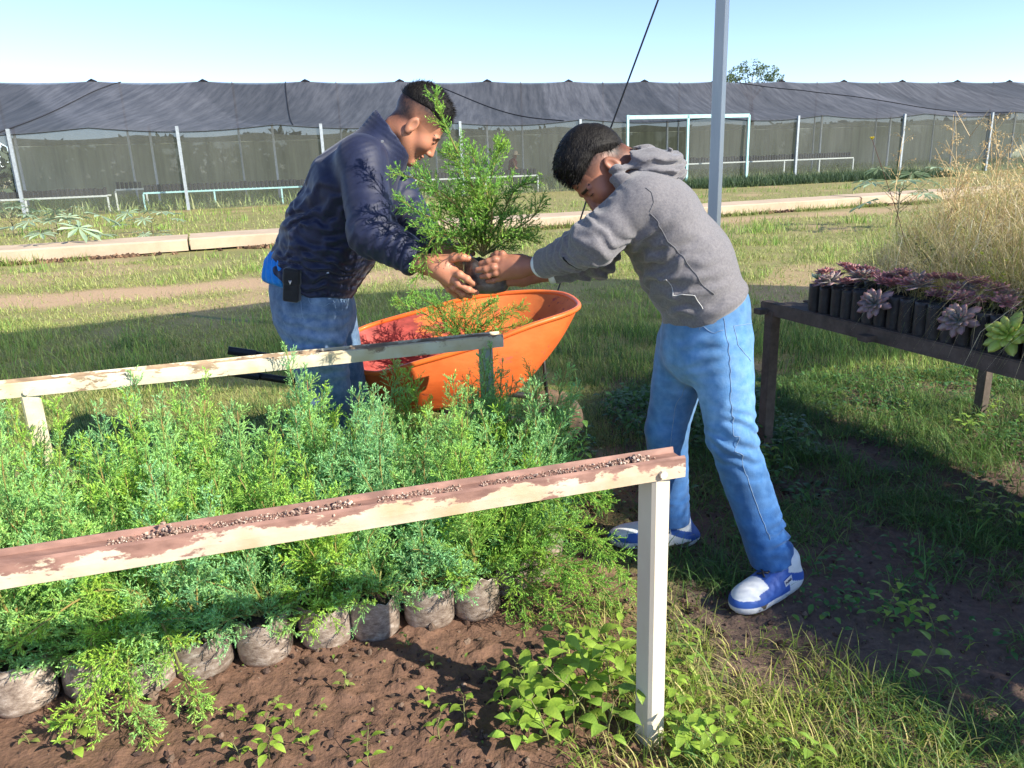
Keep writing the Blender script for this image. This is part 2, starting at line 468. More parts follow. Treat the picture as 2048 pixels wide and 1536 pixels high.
weeds = [weed(100+i, *a) for i, a in enumerate([(.15, 10, .048), (.10, 8, .040), (.19, 12, .052), (.06, 6, .030), (.12, 8, .055, (.26,.42,.07)), (.05, 5, .026, (.36,.46,.12))])]
used = set(); WEEDS = {}
def put_weed(k, u, v, s=1.0, label='', group='sunlit seedlings around the front post', p=None):
    p = gnd(u, v) if p is None else p
    o = weeds[k] if k not in used else copy_tree(weeds[k])
    used.add(k)
    z = float(ground_z(np.array([p[0]]), np.array([p[1]]))[0])
    o.location = (p[0], p[1], z-.003); o.rotation_euler = (rng.normal(0, .12), rng.normal(0, .12), rng.uniform(0, 6.28)); o.scale = (s,)*3
    tag(o, label, 'weed', group); WEEDS.setdefault(group, []).append((proj_x(p), o))
G1 = 'broad leaved green seedling in the sunlit clump left of the front post'
for u, v, k, s in [(1080,1440,0,1.1),(1130,1410,2,1),(1180,1460,2,1.1),(1230,1430,0,1.1),(1040,1400,1,1.1),(1200,1370,0,1.1),(1150,1480,4,1),(1090,1370,1,1),(1250,1370,0,1),
                   (1130,1330,1,1),(1060,1480,0,.9),(1215,1500,4,1),(1010,1440,1,.9),(1265,1460,0,.9),(1180,1330,1,.9),(1100,1500,0,1),(1165,1420,2,.9),(1240,1300,1,.9),(1020,1490,4,.8),
                   (1140,1375,0,1),(1195,1420,0,1),(1110,1450,1,1),(1075,1410,4,1)]:
    put_weed(k, u, v, s, G1, 'seedling clump left of the front post')
G2 = 'small pale seedling standing alone on the bare soil below the bagged saplings'
for u, v, k, s in [(530,1470,3,1),(470,1450,3,.9),(590,1470,3,.8),(540,1525,1,.9),(620,1500,3,.9),(400,1490,5,1),(150,1520,1,1),(480,1530,3,.9),(860,1420,3,.8),(690,1390,5,.9),
                   (740,1540,1,.8),(555,1420,5,.8),(880,1480,3,1),(930,1460,1,.8),(60,1490,5,.9),(640,1430,5,.7),(980,1360,5,.9),(810,1300,5,.8),(870,1340,5,.8)]:
    put_weed(k, u, v, s, G2, 'seedlings on the bare soil')
G3 = 'green leafy seedling in the sunlit grass right of the front post'
for u, v, k, s in [(1350,1440,0,1),(1390,1500,4,1.1),(1420,1420,1,1),(1340,1380,1,.9),(1450,1490,0,1),(1360,1525,0,1.1),(1500,1460,1,1),(1380,1290,1,.9),(1370,1350,4,.9),(1550,1510,1,1),(1345,1490,4,1.1),(1430,1540,2,1),(1600,1540,4,1)]:
    put_weed(k, u, v, s*.68, G3, 'seedlings right of the front post')
G4 = 'dark green leafy weed growing in the shade under the right bench'
for i in range(70):
    p = np.array([rng.uniform(.95, 2.6), rng.uniform(1.55, 3.9), 0])
    if p[0] > p[1]*.75 or nzs(p[0], p[1], 2.5, 91) < .40: continue
    put_weed(int(rng.integers(0, 6)), 0, 0, rng.uniform(.5, .9), G4, 'leafy weeds in the shade', p)
for gname, text in (('seedling clump left of the front post', 'green seedling in the clump left of the front post'), ('seedlings on the bare soil', 'pale seedling on the bare soil before the bags'), ('seedlings right of the front post', 'green seedling in the grass right of the front post'), ('leafy weeds in the shade', 'dark leafy weed in the shade by the right bench')):
    for i, (_, o) in enumerate(sorted(WEEDS[gname], key=lambda q: q[0])): o['label'] = f'{text}, {ORD[min(i, 39)]} from the left'
# shaded ground cover: many small leaves low over the soil
def leaf_cover(name, N, xr, yr, msk, size, cols, label, hmax=.06):
    x, y = rng.uniform(*xr, N), rng.uniform(*yr, N)
    k = rng.random(N) < msk(x, y); x, y = x[k], y[k]; n = len(x)
    z = ground_z(x, y)+rng.uniform(.003, hmax, n)*fbm2(x, y, 6, 2, 13)*1.6
    V, Fc = place_leaves(np.stack([x, y, z], 1), rng.uniform(0, 6.28, n), rng.normal(0, .4, n), rng.uniform(*size, n))
    o = mesh_obj(name, V, Fc, m_leaf, None, np.repeat(pal(n, cols), len(LV), axis=0), True)
    tag(o, label, 'ground cover', None, 'stuff')
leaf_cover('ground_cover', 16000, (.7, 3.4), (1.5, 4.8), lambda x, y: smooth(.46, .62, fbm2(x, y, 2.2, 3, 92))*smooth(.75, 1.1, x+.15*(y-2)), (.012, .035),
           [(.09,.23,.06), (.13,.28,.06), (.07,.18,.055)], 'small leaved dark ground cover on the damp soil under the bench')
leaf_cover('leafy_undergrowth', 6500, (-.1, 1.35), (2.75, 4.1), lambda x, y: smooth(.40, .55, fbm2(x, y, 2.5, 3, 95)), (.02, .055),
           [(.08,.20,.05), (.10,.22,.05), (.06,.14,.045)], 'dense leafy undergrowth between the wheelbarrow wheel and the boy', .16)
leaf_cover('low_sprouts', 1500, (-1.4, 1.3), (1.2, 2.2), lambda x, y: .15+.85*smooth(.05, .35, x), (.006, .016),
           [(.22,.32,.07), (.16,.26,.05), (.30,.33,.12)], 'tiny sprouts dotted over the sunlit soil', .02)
# clods and small stones of the bed
ico = [(0,0,1),(.894,0,.447),(.276,.851,.447),(-.724,.526,.447),(-.724,-.526,.447),(.276,-.851,.447),(.724,.526,-.447),(-.276,.851,-.447),(-.894,0,-.447),(-.276,-.851,-.447),(.724,-.526,-.447),(0,0,-1)]
icf = [(0,1,2),(0,2,3),(0,3,4),(0,4,5),(0,5,1),(1,6,2),(2,7,3),(3,8,4),(4,9,5),(5,10,1),(2,6,7),(3,7,8),(4,8,9),(5,9,10),(1,10,6),(6,11,7),(7,11,8),(8,11,9),(9,11,10),(10,11,6)]
ico = np.array(ico); icf = np.array(icf)
def stones(name, P, size, cols, m, parent=None):
    N = len(P); V = ico[None]*size[:, None, None]*rng.uniform(.6, 1.3, (N, 12, 1))*rng.uniform(.6, 1.3, (N, 1, 3))+P[:, None]
    Fc = (icf[None]+(np.arange(N)*12)[:, None, None]).reshape(-1, 3)
    return mesh_obj(name, V.reshape(-1, 3), Fc, m, parent, np.repeat(pal(N, cols, jit=.25), 12, axis=0))
m_stone = mat('clod', (.8, .8, .8), (1.2, 1.2, 1.2), scale=80, rough=.95, attr=True, bump=.4)
N = 9000; x, y = rng.uniform(-1.5, 1.6, N), rng.uniform(1.15, 3.0, N)
k = rng.random(N) < smooth(.42, .6, fbm2(x, y, 4, 3, 71))*.9+.15; x, y = x[k], y[k]
szz = .0012+.010*rng.random(len(x))**5+.0025*rng.random(len(x))
o = stones('soil_clods', np.stack([x, y, ground_z(x, y)+szz*.4], 1), szz, [(.11,.065,.045), (.085,.05,.036), (.16,.11,.08), (.06,.038,.03)], m_stone)
tag(o, 'crumbs and clods of dark brown soil', 'soil', None, 'stuff')
N = 2500; x, y = rng.uniform(.9, 3.4, N), rng.uniform(3.2, 4.8, N)
o = blade_obj('dry_leaf_litter', np.stack([x, y, ground_z(x, y)+.004], 1), rng.uniform(.02, .05, N), rng.uniform(.008, .018, N), rng.uniform(0, 6.28, N), rng.uniform(1.3, 1.6, N),
              pal(N, [(.10,.07,.05), (.07,.05,.045), (.16,.11,.07)]), m_stone)
tag(o, 'dry leaf litter on the dark soil behind the bench leg', 'leaf litter', None, 'stuff')
# ------------------------------------------------------------------ shade house far behind
HA = np.array([-21.0, 27.0, 0]); HD = nz([1, .35, 0]); HN = nz([-.35, 1, 0])
EAVE, RIDGE, BACK, HL = 3.05, 5.5, 9.0, 78.0
def hp(s, b, z): return HA+HD*s+HN*b+np.array([0, 0, z])
house = empty('shade_house', hp(HL/2, 0, 0))
tag(house, 'long shade house of sagging dark grey netting on thin posts across the background', 'shade house')
hl = np.array(house.location)
m_net_roof = netmat('roof_net', (.045, .045, .050), (.115, .115, .12), .84, 1.6)
m_net_wall = netmat('wall_net', (.15, .16, .15), (.21, .22, .21), .16, 1.0, .30)
m_net_back = netmat('back_net', (.15, .17, .13), (.24, .27, .20), .95, 1.0, .99)
m_galv = mat('galvanised', (.42, .46, .48), (.30, .33, .35), scale=14, rough=.45, metal=.35, bump=.08)
m_teal = mat('teal_paint', (.32, .62, .60), (.45, .68, .66), scale=10, rough=.5)
m_pale = mat('pale_paint', (.62, .66, .62), (.45, .50, .47), scale=12, rough=.55)
m_seamnet = mat('seam_net', (.02, .02, .024), rough=.8)
def s_at_(u):
    d = gnd(u, 400)-CC*np.array([1, 1, 0]); d = d[:2]; A = np.array([d, -HD[:2]]).T; return np.linalg.solve(A, HA[:2]+HN[:2]*3)[1]
# roof: eave scalloped between posts, ridge bumped at posts, surface sagging with radiating creases
ns_, nb_ = 420, 30
s = np.linspace(0, HL, ns_); b = np.linspace(0, 1, nb_)
Sg, Bg = np.meshgrid(s, b, indexing='ij')
ep, rp = 6.5, 4.7
esag = -.20*np.abs(np.sin(PI*Sg/ep))*(1-Bg)**2
rsag = -.09*np.abs(np.sin(PI*(Sg-1.1)/rp))**.7*Bg**2
body = -.62*np.sin(PI*Bg)*(0.7+.3*np.cos(2*PI*Sg/13))
sf = Sg.ravel(); bf = Bg.ravel()
crease = .035*(fbm2(sf*.8+bf*2.2, bf*.6, 1.5, 3, 3)-.5).reshape(Sg.shape)*np.sin(PI*Bg)
Z = EAVE+(RIDGE-EAVE)*Bg**.92+esag+rsag+body+crease
P = HA[None, None]+HD*Sg[..., None]+HN*(Bg*BACK)[..., None]; P[..., 2] = Z
# lengthwise cloth panels of slightly different weave darkness, slanting with the pull of the cloth
pan = np.floor((sf+bf*3.2*np.sin(sf*.12+1))/3.1).astype(int)
pr = np.random.default_rng(3).uniform(.6, 1.3, 200)[pan % 200]
strk = .72+.56*fbm2((sf+bf*3.2*np.sin(sf*.12+1))*3.2, bf*.7, 1.0, 3, 8)
cc = np.stack([pr*strk, pr*strk, pr*strk*1.04], 1)
ii, jj = np.meshgrid(np.arange(ns_-1), np.arange(nb_-1), indexing='ij'); i0 = (ii*nb_+jj).ravel()
rf = np.stack([i0, i0+nb_, i0+nb_+1, i0+1], 1)
mesh_obj('roof', P.reshape(-1, 3)-hl, rf, m_net_roof, house, cc, True)
def roof_pt(s_, b_):
    x, y = np.clip(s_/HL*(ns_-1), 0, ns_-1.001), np.clip(b_*(nb_-1), 0, nb_-1.001); i, j = int(x), int(y); x -= i; y -= j
    return (P[i, j]*(1-x)*(1-y)+P[i+1, j]*x*(1-y)+P[i, j+1]*(1-x)*y+P[i+1, j+1]*x*y)-hl+np.array([0, -.03, .02])
for s0_, s1_ in ((s_at_(925), s_at_(1080)), (s_at_(1590), s_at_(1900)), (s_at_(250), s_at_(60)), (s_at_(620), s_at_(590))):
    q = MB(); q.tube([roof_pt(s0_+(s1_-s0_)*t**.8, 1-t) for t in np.linspace(0, 1, 24)], .022, 4); q.build('roof_seam', m_seamnet, house)
for k in range(17):
    q = MB(); c = roof_pt(1.1+k*rp, 1.0); q.tube([c-[.22, 0, .05], c+[0, 0, .015], c+[.22, 0, -.05]], [.03, .075, .03], 6); q.build('ridge_knot', m_seamnet, house)
# far slope of the roof
P2 = HA[None, None]+HD*Sg[..., None]+HN*(BACK+Bg*BACK)[..., None]; P2[..., 2] = RIDGE-(RIDGE-EAVE)*Bg**1.1-.5*np.sin(PI*Bg)+(-.16*np.abs(np.sin(PI*(Sg-1.1)/rp))**.7)*(1-Bg)**2
mesh_obj('roof', P2.reshape(-1, 3)-hl, rf, m_net_roof, house, cc, True)
def netwall(s0, s1, b0, z0=0.0, m=None):
    n = int((s1-s0)*4)+2; s = np.linspace(s0, s1, n); zz = np.linspace(0, 1, 8)
    Sg, Zg = np.meshgrid(s, zz, indexing='ij')
    top = EAVE-.02-.20*np.abs(np.sin(PI*Sg/ep))+(.5 if m else 0)
    P = HA+HD*Sg[..., None]+HN*(b0+.05*np.sin(Sg*1.7)*np.sin(PI*Zg))[..., None]; P[..., 2] = z0+(top-z0)*Zg
    ii, jj = np.meshgrid(np.arange(n-1), np.arange(7), indexing='ij'); i0 = (ii*8+jj).ravel()
    k = np.random.default_rng(int(s0*7)).uniform(.8, 1.15)
    mesh_obj('net_wall', P.reshape(-1, 3)-hl, np.stack([i0, i0+8, i0+9, i0+1], 1), m or m_net_wall, house, np.full((n*8, 3), k), True)
def s_at(u):
    """distance along the front line of the house where photo column u meets it"""
    d = gnd(u, 400)-CC*np.array([1, 1, 0]); d = d[:2]
    A = np.array([d, -HD[:2]]).T; t = np.linalg.solve(A, HA[:2]); return t[1]
sd0, sd1, sd2 = s_at(1251), s_at(1368), s_at(1486)
netwall(0, 13, 0); netwall(13, 26, 0); netwall(26, sd0, 0); netwall(sd1, HL-20, 0); netwall(HL-20, HL, 0)
netwall(0, HL, 2*BACK, m=m_net_back)
posts = [s_at(45), s_at(375), s_at(655), s_at(926), s_at(1160), s_at(1584), s_at(1790), s_at(1960)]
for q in posts:
    b_ = MB(); b_.beam(hp(q, -.08, 0)-hl, hp(q, -.08, EAVE-.02)-hl, .11, .11, up=HN); b_.build('post', m_galv, house)
for k in range(15):
    q = 2.0+k*4.9
    b_ = MB(); b_.tube([hp(q, BACK, 0)-hl, hp(q, BACK, RIDGE-.05)-hl], .05, 8); b_.build('post', m_galv, house)
    b_ = MB(); b_.beam(hp(q+1.3, 4.2, 0)-hl, hp(q+1.3, 4.2, 3.3)-hl, .09, .09, up=HN); b_.build('post', m_galv, house)
b_ = MB()
b_.tube([hp(q, -.02, EAVE-.03-.20*abs(math.sin(PI*q/ep))) - hl for q in np.linspace(0, HL, 240)], .022, 5); b_.build('eave_wire', mat('wire', (.03, .03, .03), rough=.6), house)
# teal door frame
for q, z1 in ((sd0, EAVE+.12), (sd1, EAVE+.08), (sd2, EAVE+.05)):
    b_ = MB(); b_.beam(hp(q, -.16, 0)-hl, hp(q, -.16, z1)-hl, .10, .08, up=HN); b_.build('door_frame', m_teal, house)
b_ = MB(); b_.beam(hp(sd0, -.16, EAVE+.02)-hl, hp(sd2, -.16, EAVE+.02)-hl, .08, .16); b_.build('door_lintel', m_teal, house)

# benches with black bagged plants inside
m_black = mat('black_bag', (.018, .018, .02), (.035, .035, .037), scale=25, rough=.5, bump=.3, bscale=60, spec=.4)
def inner_bench(s0, s1, b0, h, label, m=m_pale, rows=2):
    root = empty('nursery_bench', hp(s0, b0, 0)); L0 = np.array(root.location)
    for bb in (0, 1.1):
        q = MB(); q.beam(hp(s0, b0+bb, h)-L0, hp(s1, b0+bb, h)-L0, .05, .06); q.build('rail', m, root)
    n = max(2, int((s1-s0)/2.2)+1)
    for k in range(n):
        a = s0+(s1-s0)*k/(n-1)
        q = MB(); q.beam(hp(a, b0, 0)-L0, hp(a, b0, h-.04)-L0, .06, .06, up=HN); q.build('leg', m, root)
    q = MB(); st_ = .16
    for j in range(int((s1-s0)/st_)):
        for r_ in range(rows):
            c = hp(s0+.1+j*st_, b0+.15+r_*.35, 0); z0 = h+.03; hh = .26*rng.uniform(.85, 1.1)
            q.tube([c+[0, 0, z0]-L0, c+[0, 0, z0+hh]-L0], .065, 6)
    k = q.build('nursery_bags', m_black, root); k['kind'] = 'stuff'
    tag(root, label, 'bench', 'benches inside the shade house')
inner_bench(s_at(-150), s_at(207), 1.2, .62, 'pale pipe bench of black bags behind the leftmost part of the net wall')
inner_bench(s_at(283), s_at(700), 1.0, .66, 'long pale bench of black bags left of and behind the man in the jacket', m_teal)
inner_bench(s_at(215), s_at(282), 2.6, .8, 'short pale bench showing between two long benches at left', m_pale, 1)
inner_bench(s_at(760), s_at(1100), 1.4, .72, 'pale bench rail behind the held sapling')
inner_bench(s_at(1376), s_at(1745), 1.6, .95, 'pale bench rail right of the teal door frame', m_pale, 1)
inner_bench(s_at(960), s_at(1032), 3.6, 1.1, 'short pale bench left of the distant worker', m_pale, 1)
# worker far inside
pw = hp(s_at(1064), 2.5, 0); wk = empty('person', pw)
tag(wk, 'distant bending worker in a dark red shirt and straw hat seen through the net wall', 'person')
q = MB(); q.tube([(0,0,.85),(.02,0,1.05),(.08,0,1.35),(.14,0,1.5)], [.17,.19,.21,.08], 12)
q.build('shirt', mat('maroon', (.16, .05, .045), rough=.9), wk, True)
q = MB(); q.tube([(.14,0,1.48),(.16,0,1.56),(.18,0,1.7)], [.05,.1,.09], 12)
for sgn in (-1, 1): q.tube([(.08,sgn*.2,1.38),(.16,sgn*.25,1.1),(.34,sgn*.2,.95)], [.06,.05,.035], 8)
q.build('body', mat('far_skin', (.25, .13, .08)), wk, True)
q = MB(); q.lathe([(.001,.17),(.09,.16),(.11,.06),(.12,.02),(.24,0),(.23,-.012),(.1,.0)], 18, (.19, 0, 1.66)); q.build('hat', mat('straw', (.55,.45,.30)), wk, True)
q = MB()
for sgn in (-1, 1): q.tube([(0,sgn*.1,.02),(0,sgn*.1,.45),(0,sgn*.08,.88)], [.07,.08,.12], 8)
q.build('trousers', mat('dark_cloth', (.05,.05,.07)), wk, True)
# crops inside: low dark plants in rows
N = 60000; ss = rng.uniform(0, HL, N); bb = rng.uniform(.3, 17.5, N); band = (np.sin(bb*1.6+.6) > -.1)
ss, bb = ss[band], bb[band]; N = len(ss); P = HA+HD*ss[:, None]+HN*bb[:, None]
o = blade_obj('inner_crops', P, rng.uniform(.2, .65, N), np.full(N, .06), rng.uniform(0, 6.28, N), rng.uniform(.1, 1.1, N), pal(N, [(.30,.40,.14),(.24,.33,.11),(.40,.44,.20)]), m_grass)
tag(o, 'rows of low green crops growing inside the shade house', 'crops', None, 'stuff')
N = 14000; ss = rng.uniform(s_at(1300), s_at(1760), N); bb = -rng.uniform(.2, 4.5, N); P = HA+HD*ss[:, None]+HN*bb[:, None]
o = blade_obj('wall_foot_weeds', P, rng.uniform(.2, .55, N), np.full(N, .035), rng.uniform(0, 6.28, N), rng.uniform(.1, 1.1, N), pal(N, [(.07,.12,.06),(.05,.09,.05),(.09,.14,.06)]), m_grass)
tag(o, 'dark weeds at the foot of the net wall right of the door', 'weeds', None, 'stuff')
# far-off wood behind the shade house
def crown(C0, R, n, size, cols, seed=0):
    r = np.random.default_rng(seed); d = r.normal(0, 1, (n, 3)); d /= np.linalg.norm(d, axis=1)[:, None]
    rad = r.uniform(.45, 1.0, n)**.5; P = np.array(C0)+d*np.array(R)*rad[:, None]
    k = vnoise(P, 1.6/max(R), seed) > .33; P = P[k]; n = len(P)
    a = r.normal(0, 1, (n, 3)); a /= np.linalg.norm(a, axis=1)[:, None]; b = np.cross(a, r.normal(0, 1, (n, 3))); b /= np.linalg.norm(b, axis=1)[:, None]
    s_ = size*r.uniform(.6, 1.3, (n, 1)); V = np.stack([P-a*s_, P+b*s_*.5, P+a*s_, P-b*s_*.5], 1).reshape(-1, 3)
    return V, (np.arange(n)*4)[:, None]+np.arange(4)[None], np.repeat(np.clip(np.array(cols)[r.integers(0, len(cols), n)]*(1+r.normal(0, .2, (n, 1))), 0, 1), 4, axis=0)
VV, FF, CCs, off = [], [], [], 0
for k in range(46):
    c = hp(-12+k*2.4+rng.uniform(-1, 1), 30+rng.uniform(0, 8), 1.6)
    V, Fc, cl = crown(c, (3.0, 2.4, rng.uniform(2.2, 2.8)), 520, .4, [(.09,.12,.08),(.07,.10,.065)], k)
    VV.append(V); FF.append(Fc+off); CCs.append(cl); off += len(V)
o = mesh_obj('far_wood', np.concatenate(VV), np.concatenate(FF), m_leaf, None, np.concatenate(CCs)); tag(o, 'dark line of far bushes behind the shade house', 'bushes', None, 'stuff')
# the tree that shows above the ridge
tp = at(1497, 300, 78); tp[2] = 0; tree = empty('tree', tp); tag(tree, 'distant airy green tree showing above the ridge right of the metal pole', 'tree')
zt = at(1500, 150, 78)[2]; q = MB(); q.tube([(0,0,0),(.2,0,zt*.5),(0,0,zt*.8)], [.28,.2,.12], 8)
for a in range(7): q.tube([(0,0,zt*.72),(math.cos(a*.9)*1.6,math.sin(a*.9)*1.2,zt*.93+.2*(a%3))], [.1,.03], 5)
q.build('trunk', mat('bark', (.13,.10,.07)), tree)
VV, FF, CCs, off = [], [], [], 0
for k, (dx, dz, rx, rz) in enumerate([(-1.2,.2,1.1,.7),(0,.7,1.3,.75),(1.3,.3,1.2,.6),(.4,-.3,1.8,.6),(2.1,-.3,.9,.4),(-2.0,-.3,.8,.4)]):
    V, Fc, cl = crown((dx, rng.uniform(-.6,.6), zt+dz), (rx, 1.2, rz), 300, .12, [(.14,.20,.10),(.18,.24,.12)], 60+k); VV.append(V); FF.append(Fc+off); CCs.append(cl); off += len(V)
mesh_obj('crown', np.concatenate(VV), np.concatenate(FF), m_leaf, tree, np.concatenate(CCs))

# ------------------------------------------------------------------ concrete edging
m_conc = mat('concrete', (.56, .44, .31), (.46, .35, .24), scale=2.2, rough=.9, bump=.25, bscale=30, detail=9)
ka, kb = gnd(0, 530), gnd(1450, 432); KD = nz(kb-ka); KN = np.array([-KD[1], KD[0], 0])
def kt(u, v): p = gnd(u, v); return (p-ka)@KD
cuts = [-9.0, -3.2, kt(380, 507), kt(1000, 470), kt(1240, 450), kt(1745, 415), kt(1745, 415)+7, kt(1745, 415)+15]
klabels = ['pale concrete slab at the far left edge out of frame', 'long pale concrete slab left of the joint at the left edge', 'pale concrete slab behind the man in the navy jacket', 'pale concrete slab behind the held sapling',
           'pale concrete slab behind the boy and the metal pole', 'pale concrete slab behind the dry grasses at the right', 'pale concrete slab at the far right edge']
for k in range(7):
    a, b_ = cuts[k]+.02, cuts[k+1]-.02; n = max(6, int((b_-a)/.25)); t = np.linspace(a, b_, n)
    dz = .012*((k*37) % 3-1); root_z = .075
    prof = [(0, .0), (-.012, .13), (.03, .155), (1.05, .165), (1.09, .02)]
    V = []
    for ti in t:
        p = ka+KD*ti
        for (bb, zz) in prof:
            j = .014*(nzs(ti*1.0, bb*3+k, 3.0, 7)-.5)*2
            V.append(p+KN*(bb+j)+np.array([0, 0, root_z*(.4 if zz < .01 else 1)+zz+dz+j*.5]))
    m_ = len(prof); Fc = [(i*m_+j, (i+1)*m_+j, (i+1)*m_+j+1, i*m_+j+1) for i in range(n-1) for j in range(m_-1)]
    Fc += [(i*m_, i*m_+m_-1, (i+1)*m_+m_-1, (i+1)*m_) for i in range(n-1)]+[tuple(range(m_-1, -1, -1)), tuple((n-1)*m_+j for j in range(m_))]
    o = mesh_obj('concrete_kerb', V, Fc, m_conc); tag(o, klabels[k], 'kerb', 'concrete slabs of the edging')
N = 9000; t = rng.uniform(-3, kt(1745, 415)+9, N); bb = rng.normal(-.12, .07, N); P = ka+KD*t[:, None]+KN*bb[:, None]
k = fbm2(t, bb, 1.3, 3, 19) > .47; P = P[k]; szz = rng.uniform(.01, .05, len(P)); P[:, 2] = szz*.3
o = stones('crumbled_earth', P, szz, [(.10,.06,.035), (.20,.12,.07), (.05,.03,.02)], m_stone); tag(o, 'crumbled reddish earth along the foot of the concrete edging', 'soil', None, 'stuff')
N = 9000; t = rng.uniform(-3, kt(1745, 415)+12, N); P = ka+KD*t[:, None]+KN*(rng.normal(-.28, .10, N))[:, None]; k = fbm2(t, t*0, 1.1, 3, 29) > .45; P = P[k]; P[:, 2] = 0; N = len(P)
o = blade_obj('edging_grass', P, rng.uniform(.06, .22, N), np.full(N, .014), rng.uniform(0, 6.28, N), rng.uniform(.1, 1, N), pal(N, [(.24,.33,.08),(.18,.27,.06),(.34,.34,.13)]), m_grass)
tag(o, 'grass growing along the front of the concrete edging', 'grass', None, 'stuff')

# ------------------------------------------------------------------ castor plants
def palmate():
    V = [(0, 0, 0)]; Fc = []; n = 8
    for k in range(n):
        a = -PI*.78+k*(2*PI*.78/(n-1)); L = .5*(1-.35*abs(a)/PI*1.0)
        pts = [(L*.42, -.20), (L*.75, -.13), (L, 0), (L*.75, .13), (L*.42, .20)]
        b0 = len(V)
        for r_, da in pts: V.append((r_*math.cos(a+da), r_*math.sin(a+da), -.10*r_+(.03 if abs(da) > .01 else -.02)*r_*2))
        Fc += [(0, b0, b0+1, b0+2), (0, b0+2, b0+3, b0+4)]
    return np.array(V)*np.array([1, 1, 1])+np.array([.12, 0, 0]), np.array(Fc)
PLV, PLF = palmate()
m_castor = mat('castor_leaf', (.26, .38, .24), (.36, .46, .30), scale=8, rough=.5, trans=.2, spec=.4)
def castor(seed, H_, n, size):
    r = np.random.default_rng(seed); root = empty('castor_plant'); st = MB(); top = np.array([0, 0, H_*.6]); st.tube([(0,0,0), top*.5+[.02,0,0], top], [.018,.014,.01], 6)
    P, yw, tl, sz = [], [], [], []
    for i in range(n):
        a = i*2.4+r.uniform(-.3, .3); z = H_*.6*(.35+.65*i/n); L = size*r.uniform(.5, .9)
        q = np.array([math.cos(a)*L, math.sin(a)*L, z+H_*.35*r.uniform(.5, 1.1)]); st.tube([(0, 0, z), q], [.006, .004], 5)
        P.append(q); yw.append(a); tl.append(r.uniform(-.6, .0)); sz.append(size*r.uniform(.7, 1.15))
    V, Fc = place_leaves(np.array(P), np.array(yw), np.array(tl), np.array(sz), PLV, PLF)
    mesh_obj('leaves', V, Fc, m_castor, root, None, False); st.build('stem', mat('castor_stem', (.22,.20,.12)), root, True); return root
cs = [castor(1, .75, 9, .75), castor(2, 1.1, 12, .7), castor(3, .6, 8, .6)]
for i, (k, u, v, Y, s_, lab) in enumerate([(0, 110, 482, 14.2, 1.1, 'large leaved grey green castor plant on the grass just behind the edging at left'), (1, 20, 432, 19, .9, 'castor plant at the left edge of the photo by the net wall'),
        (2, 110, 428, 20, 1.2, 'castor plant near the foot of the leftmost front post'), (0, 302, 440, 18.5, .9, 'castor plant in the grass below the gap between two benches'),
        (2, 305, 478, 15.2, .6, 'small castor seedling on the grass behind the edging'), (1, 1795, 420, 13.6, 1.05, 'tall pale castor plant at the edging behind the dry grasses at right')]):
    o = cs[k] if i < 3 and k == i else copy_tree(cs[k])
    p = at(u, v, Y); o.location = (p[0], p[1], 0); o.scale = (s_,)*3; o.rotation_euler = (0, 0, i*1.3); tag(o, lab, 'plant', 'castor plants by the edging')

# ------------------------------------------------------------------ pole, cable and the net roof overhead
pb = at(1427, 470, 4.9); px, py = pb[0], pb[1]
pole = empty('metal_pole', (px, py, 0), math.radians(-37)); tag(pole, 'tall square galvanised metal pole standing behind the boy', 'pole')
q = MB(); w_ = .032
q.box((-w_, -w_, -.1), (w_, w_, 3.32)); q.build('post', mat('pole_steel', (.40,.44,.46), (.52,.55,.56), scale=6, rough=.4, metal=.3, stretch=(1,1,.15), bump=.05), pole, bevel=.004)
q = MB(); q.box((-.07, -.07, 3.32), (.07, .07, 3.335)); q.build('cap_plate', m_galv, pole)
q = MB(); ca, cb = at(1320, -10, 4.75), at(1108, 605, 5.2); dd = cb-ca; cb2 = ca+dd*((0-ca[2])/dd[2]); ca2 = ca-dd*((3.30-ca[2])/-dd[2])
mid1 = at(1205, 300, 4.9); q.tube([ca2, ca, mid1+(ca+cb)*0, cb, cb2], .0055, 6); o = q.build('guy_cable', mat('cable', (.05,.05,.055), rough=.5), None, True)
tag(o, 'thin dark steel cable slanting down behind the boy and the sapling', 'cable')
# net roof carried by the pole: its shadow darkens the grass behind the wheelbarrow
shift = np.array([SUN_AZ[0], SUN_AZ[1], 0])*(3.3/math.tan(SUN_EL))
outline = [(-12, 4.9), (-4.6, 5.05), (-1.2, 4.75), (1.35, 4.45), (3.3, 5.3), (3.4, 7.8), (1.0, 9.1), (-2.47, 8.26), (-4.62, 6.86), (-8.5, 5.7), (-12, 5.3)]
P = [np.array([x, y, 0])+shift+np.array([0, 0, 3.3]) for x, y in outline]
o = mesh_obj('shade_net_roof', P+[p-np.array([0, 0, .004]) for p in P], [tuple(range(11)), tuple(range(21, 10, -1))], netmat('black_net', (.03,.03,.035), (.05,.05,.055), .58, 1.0), None, np.ones((22, 3)))
tag(o, 'dark shade net stretched overhead beside the metal pole', 'shade net')
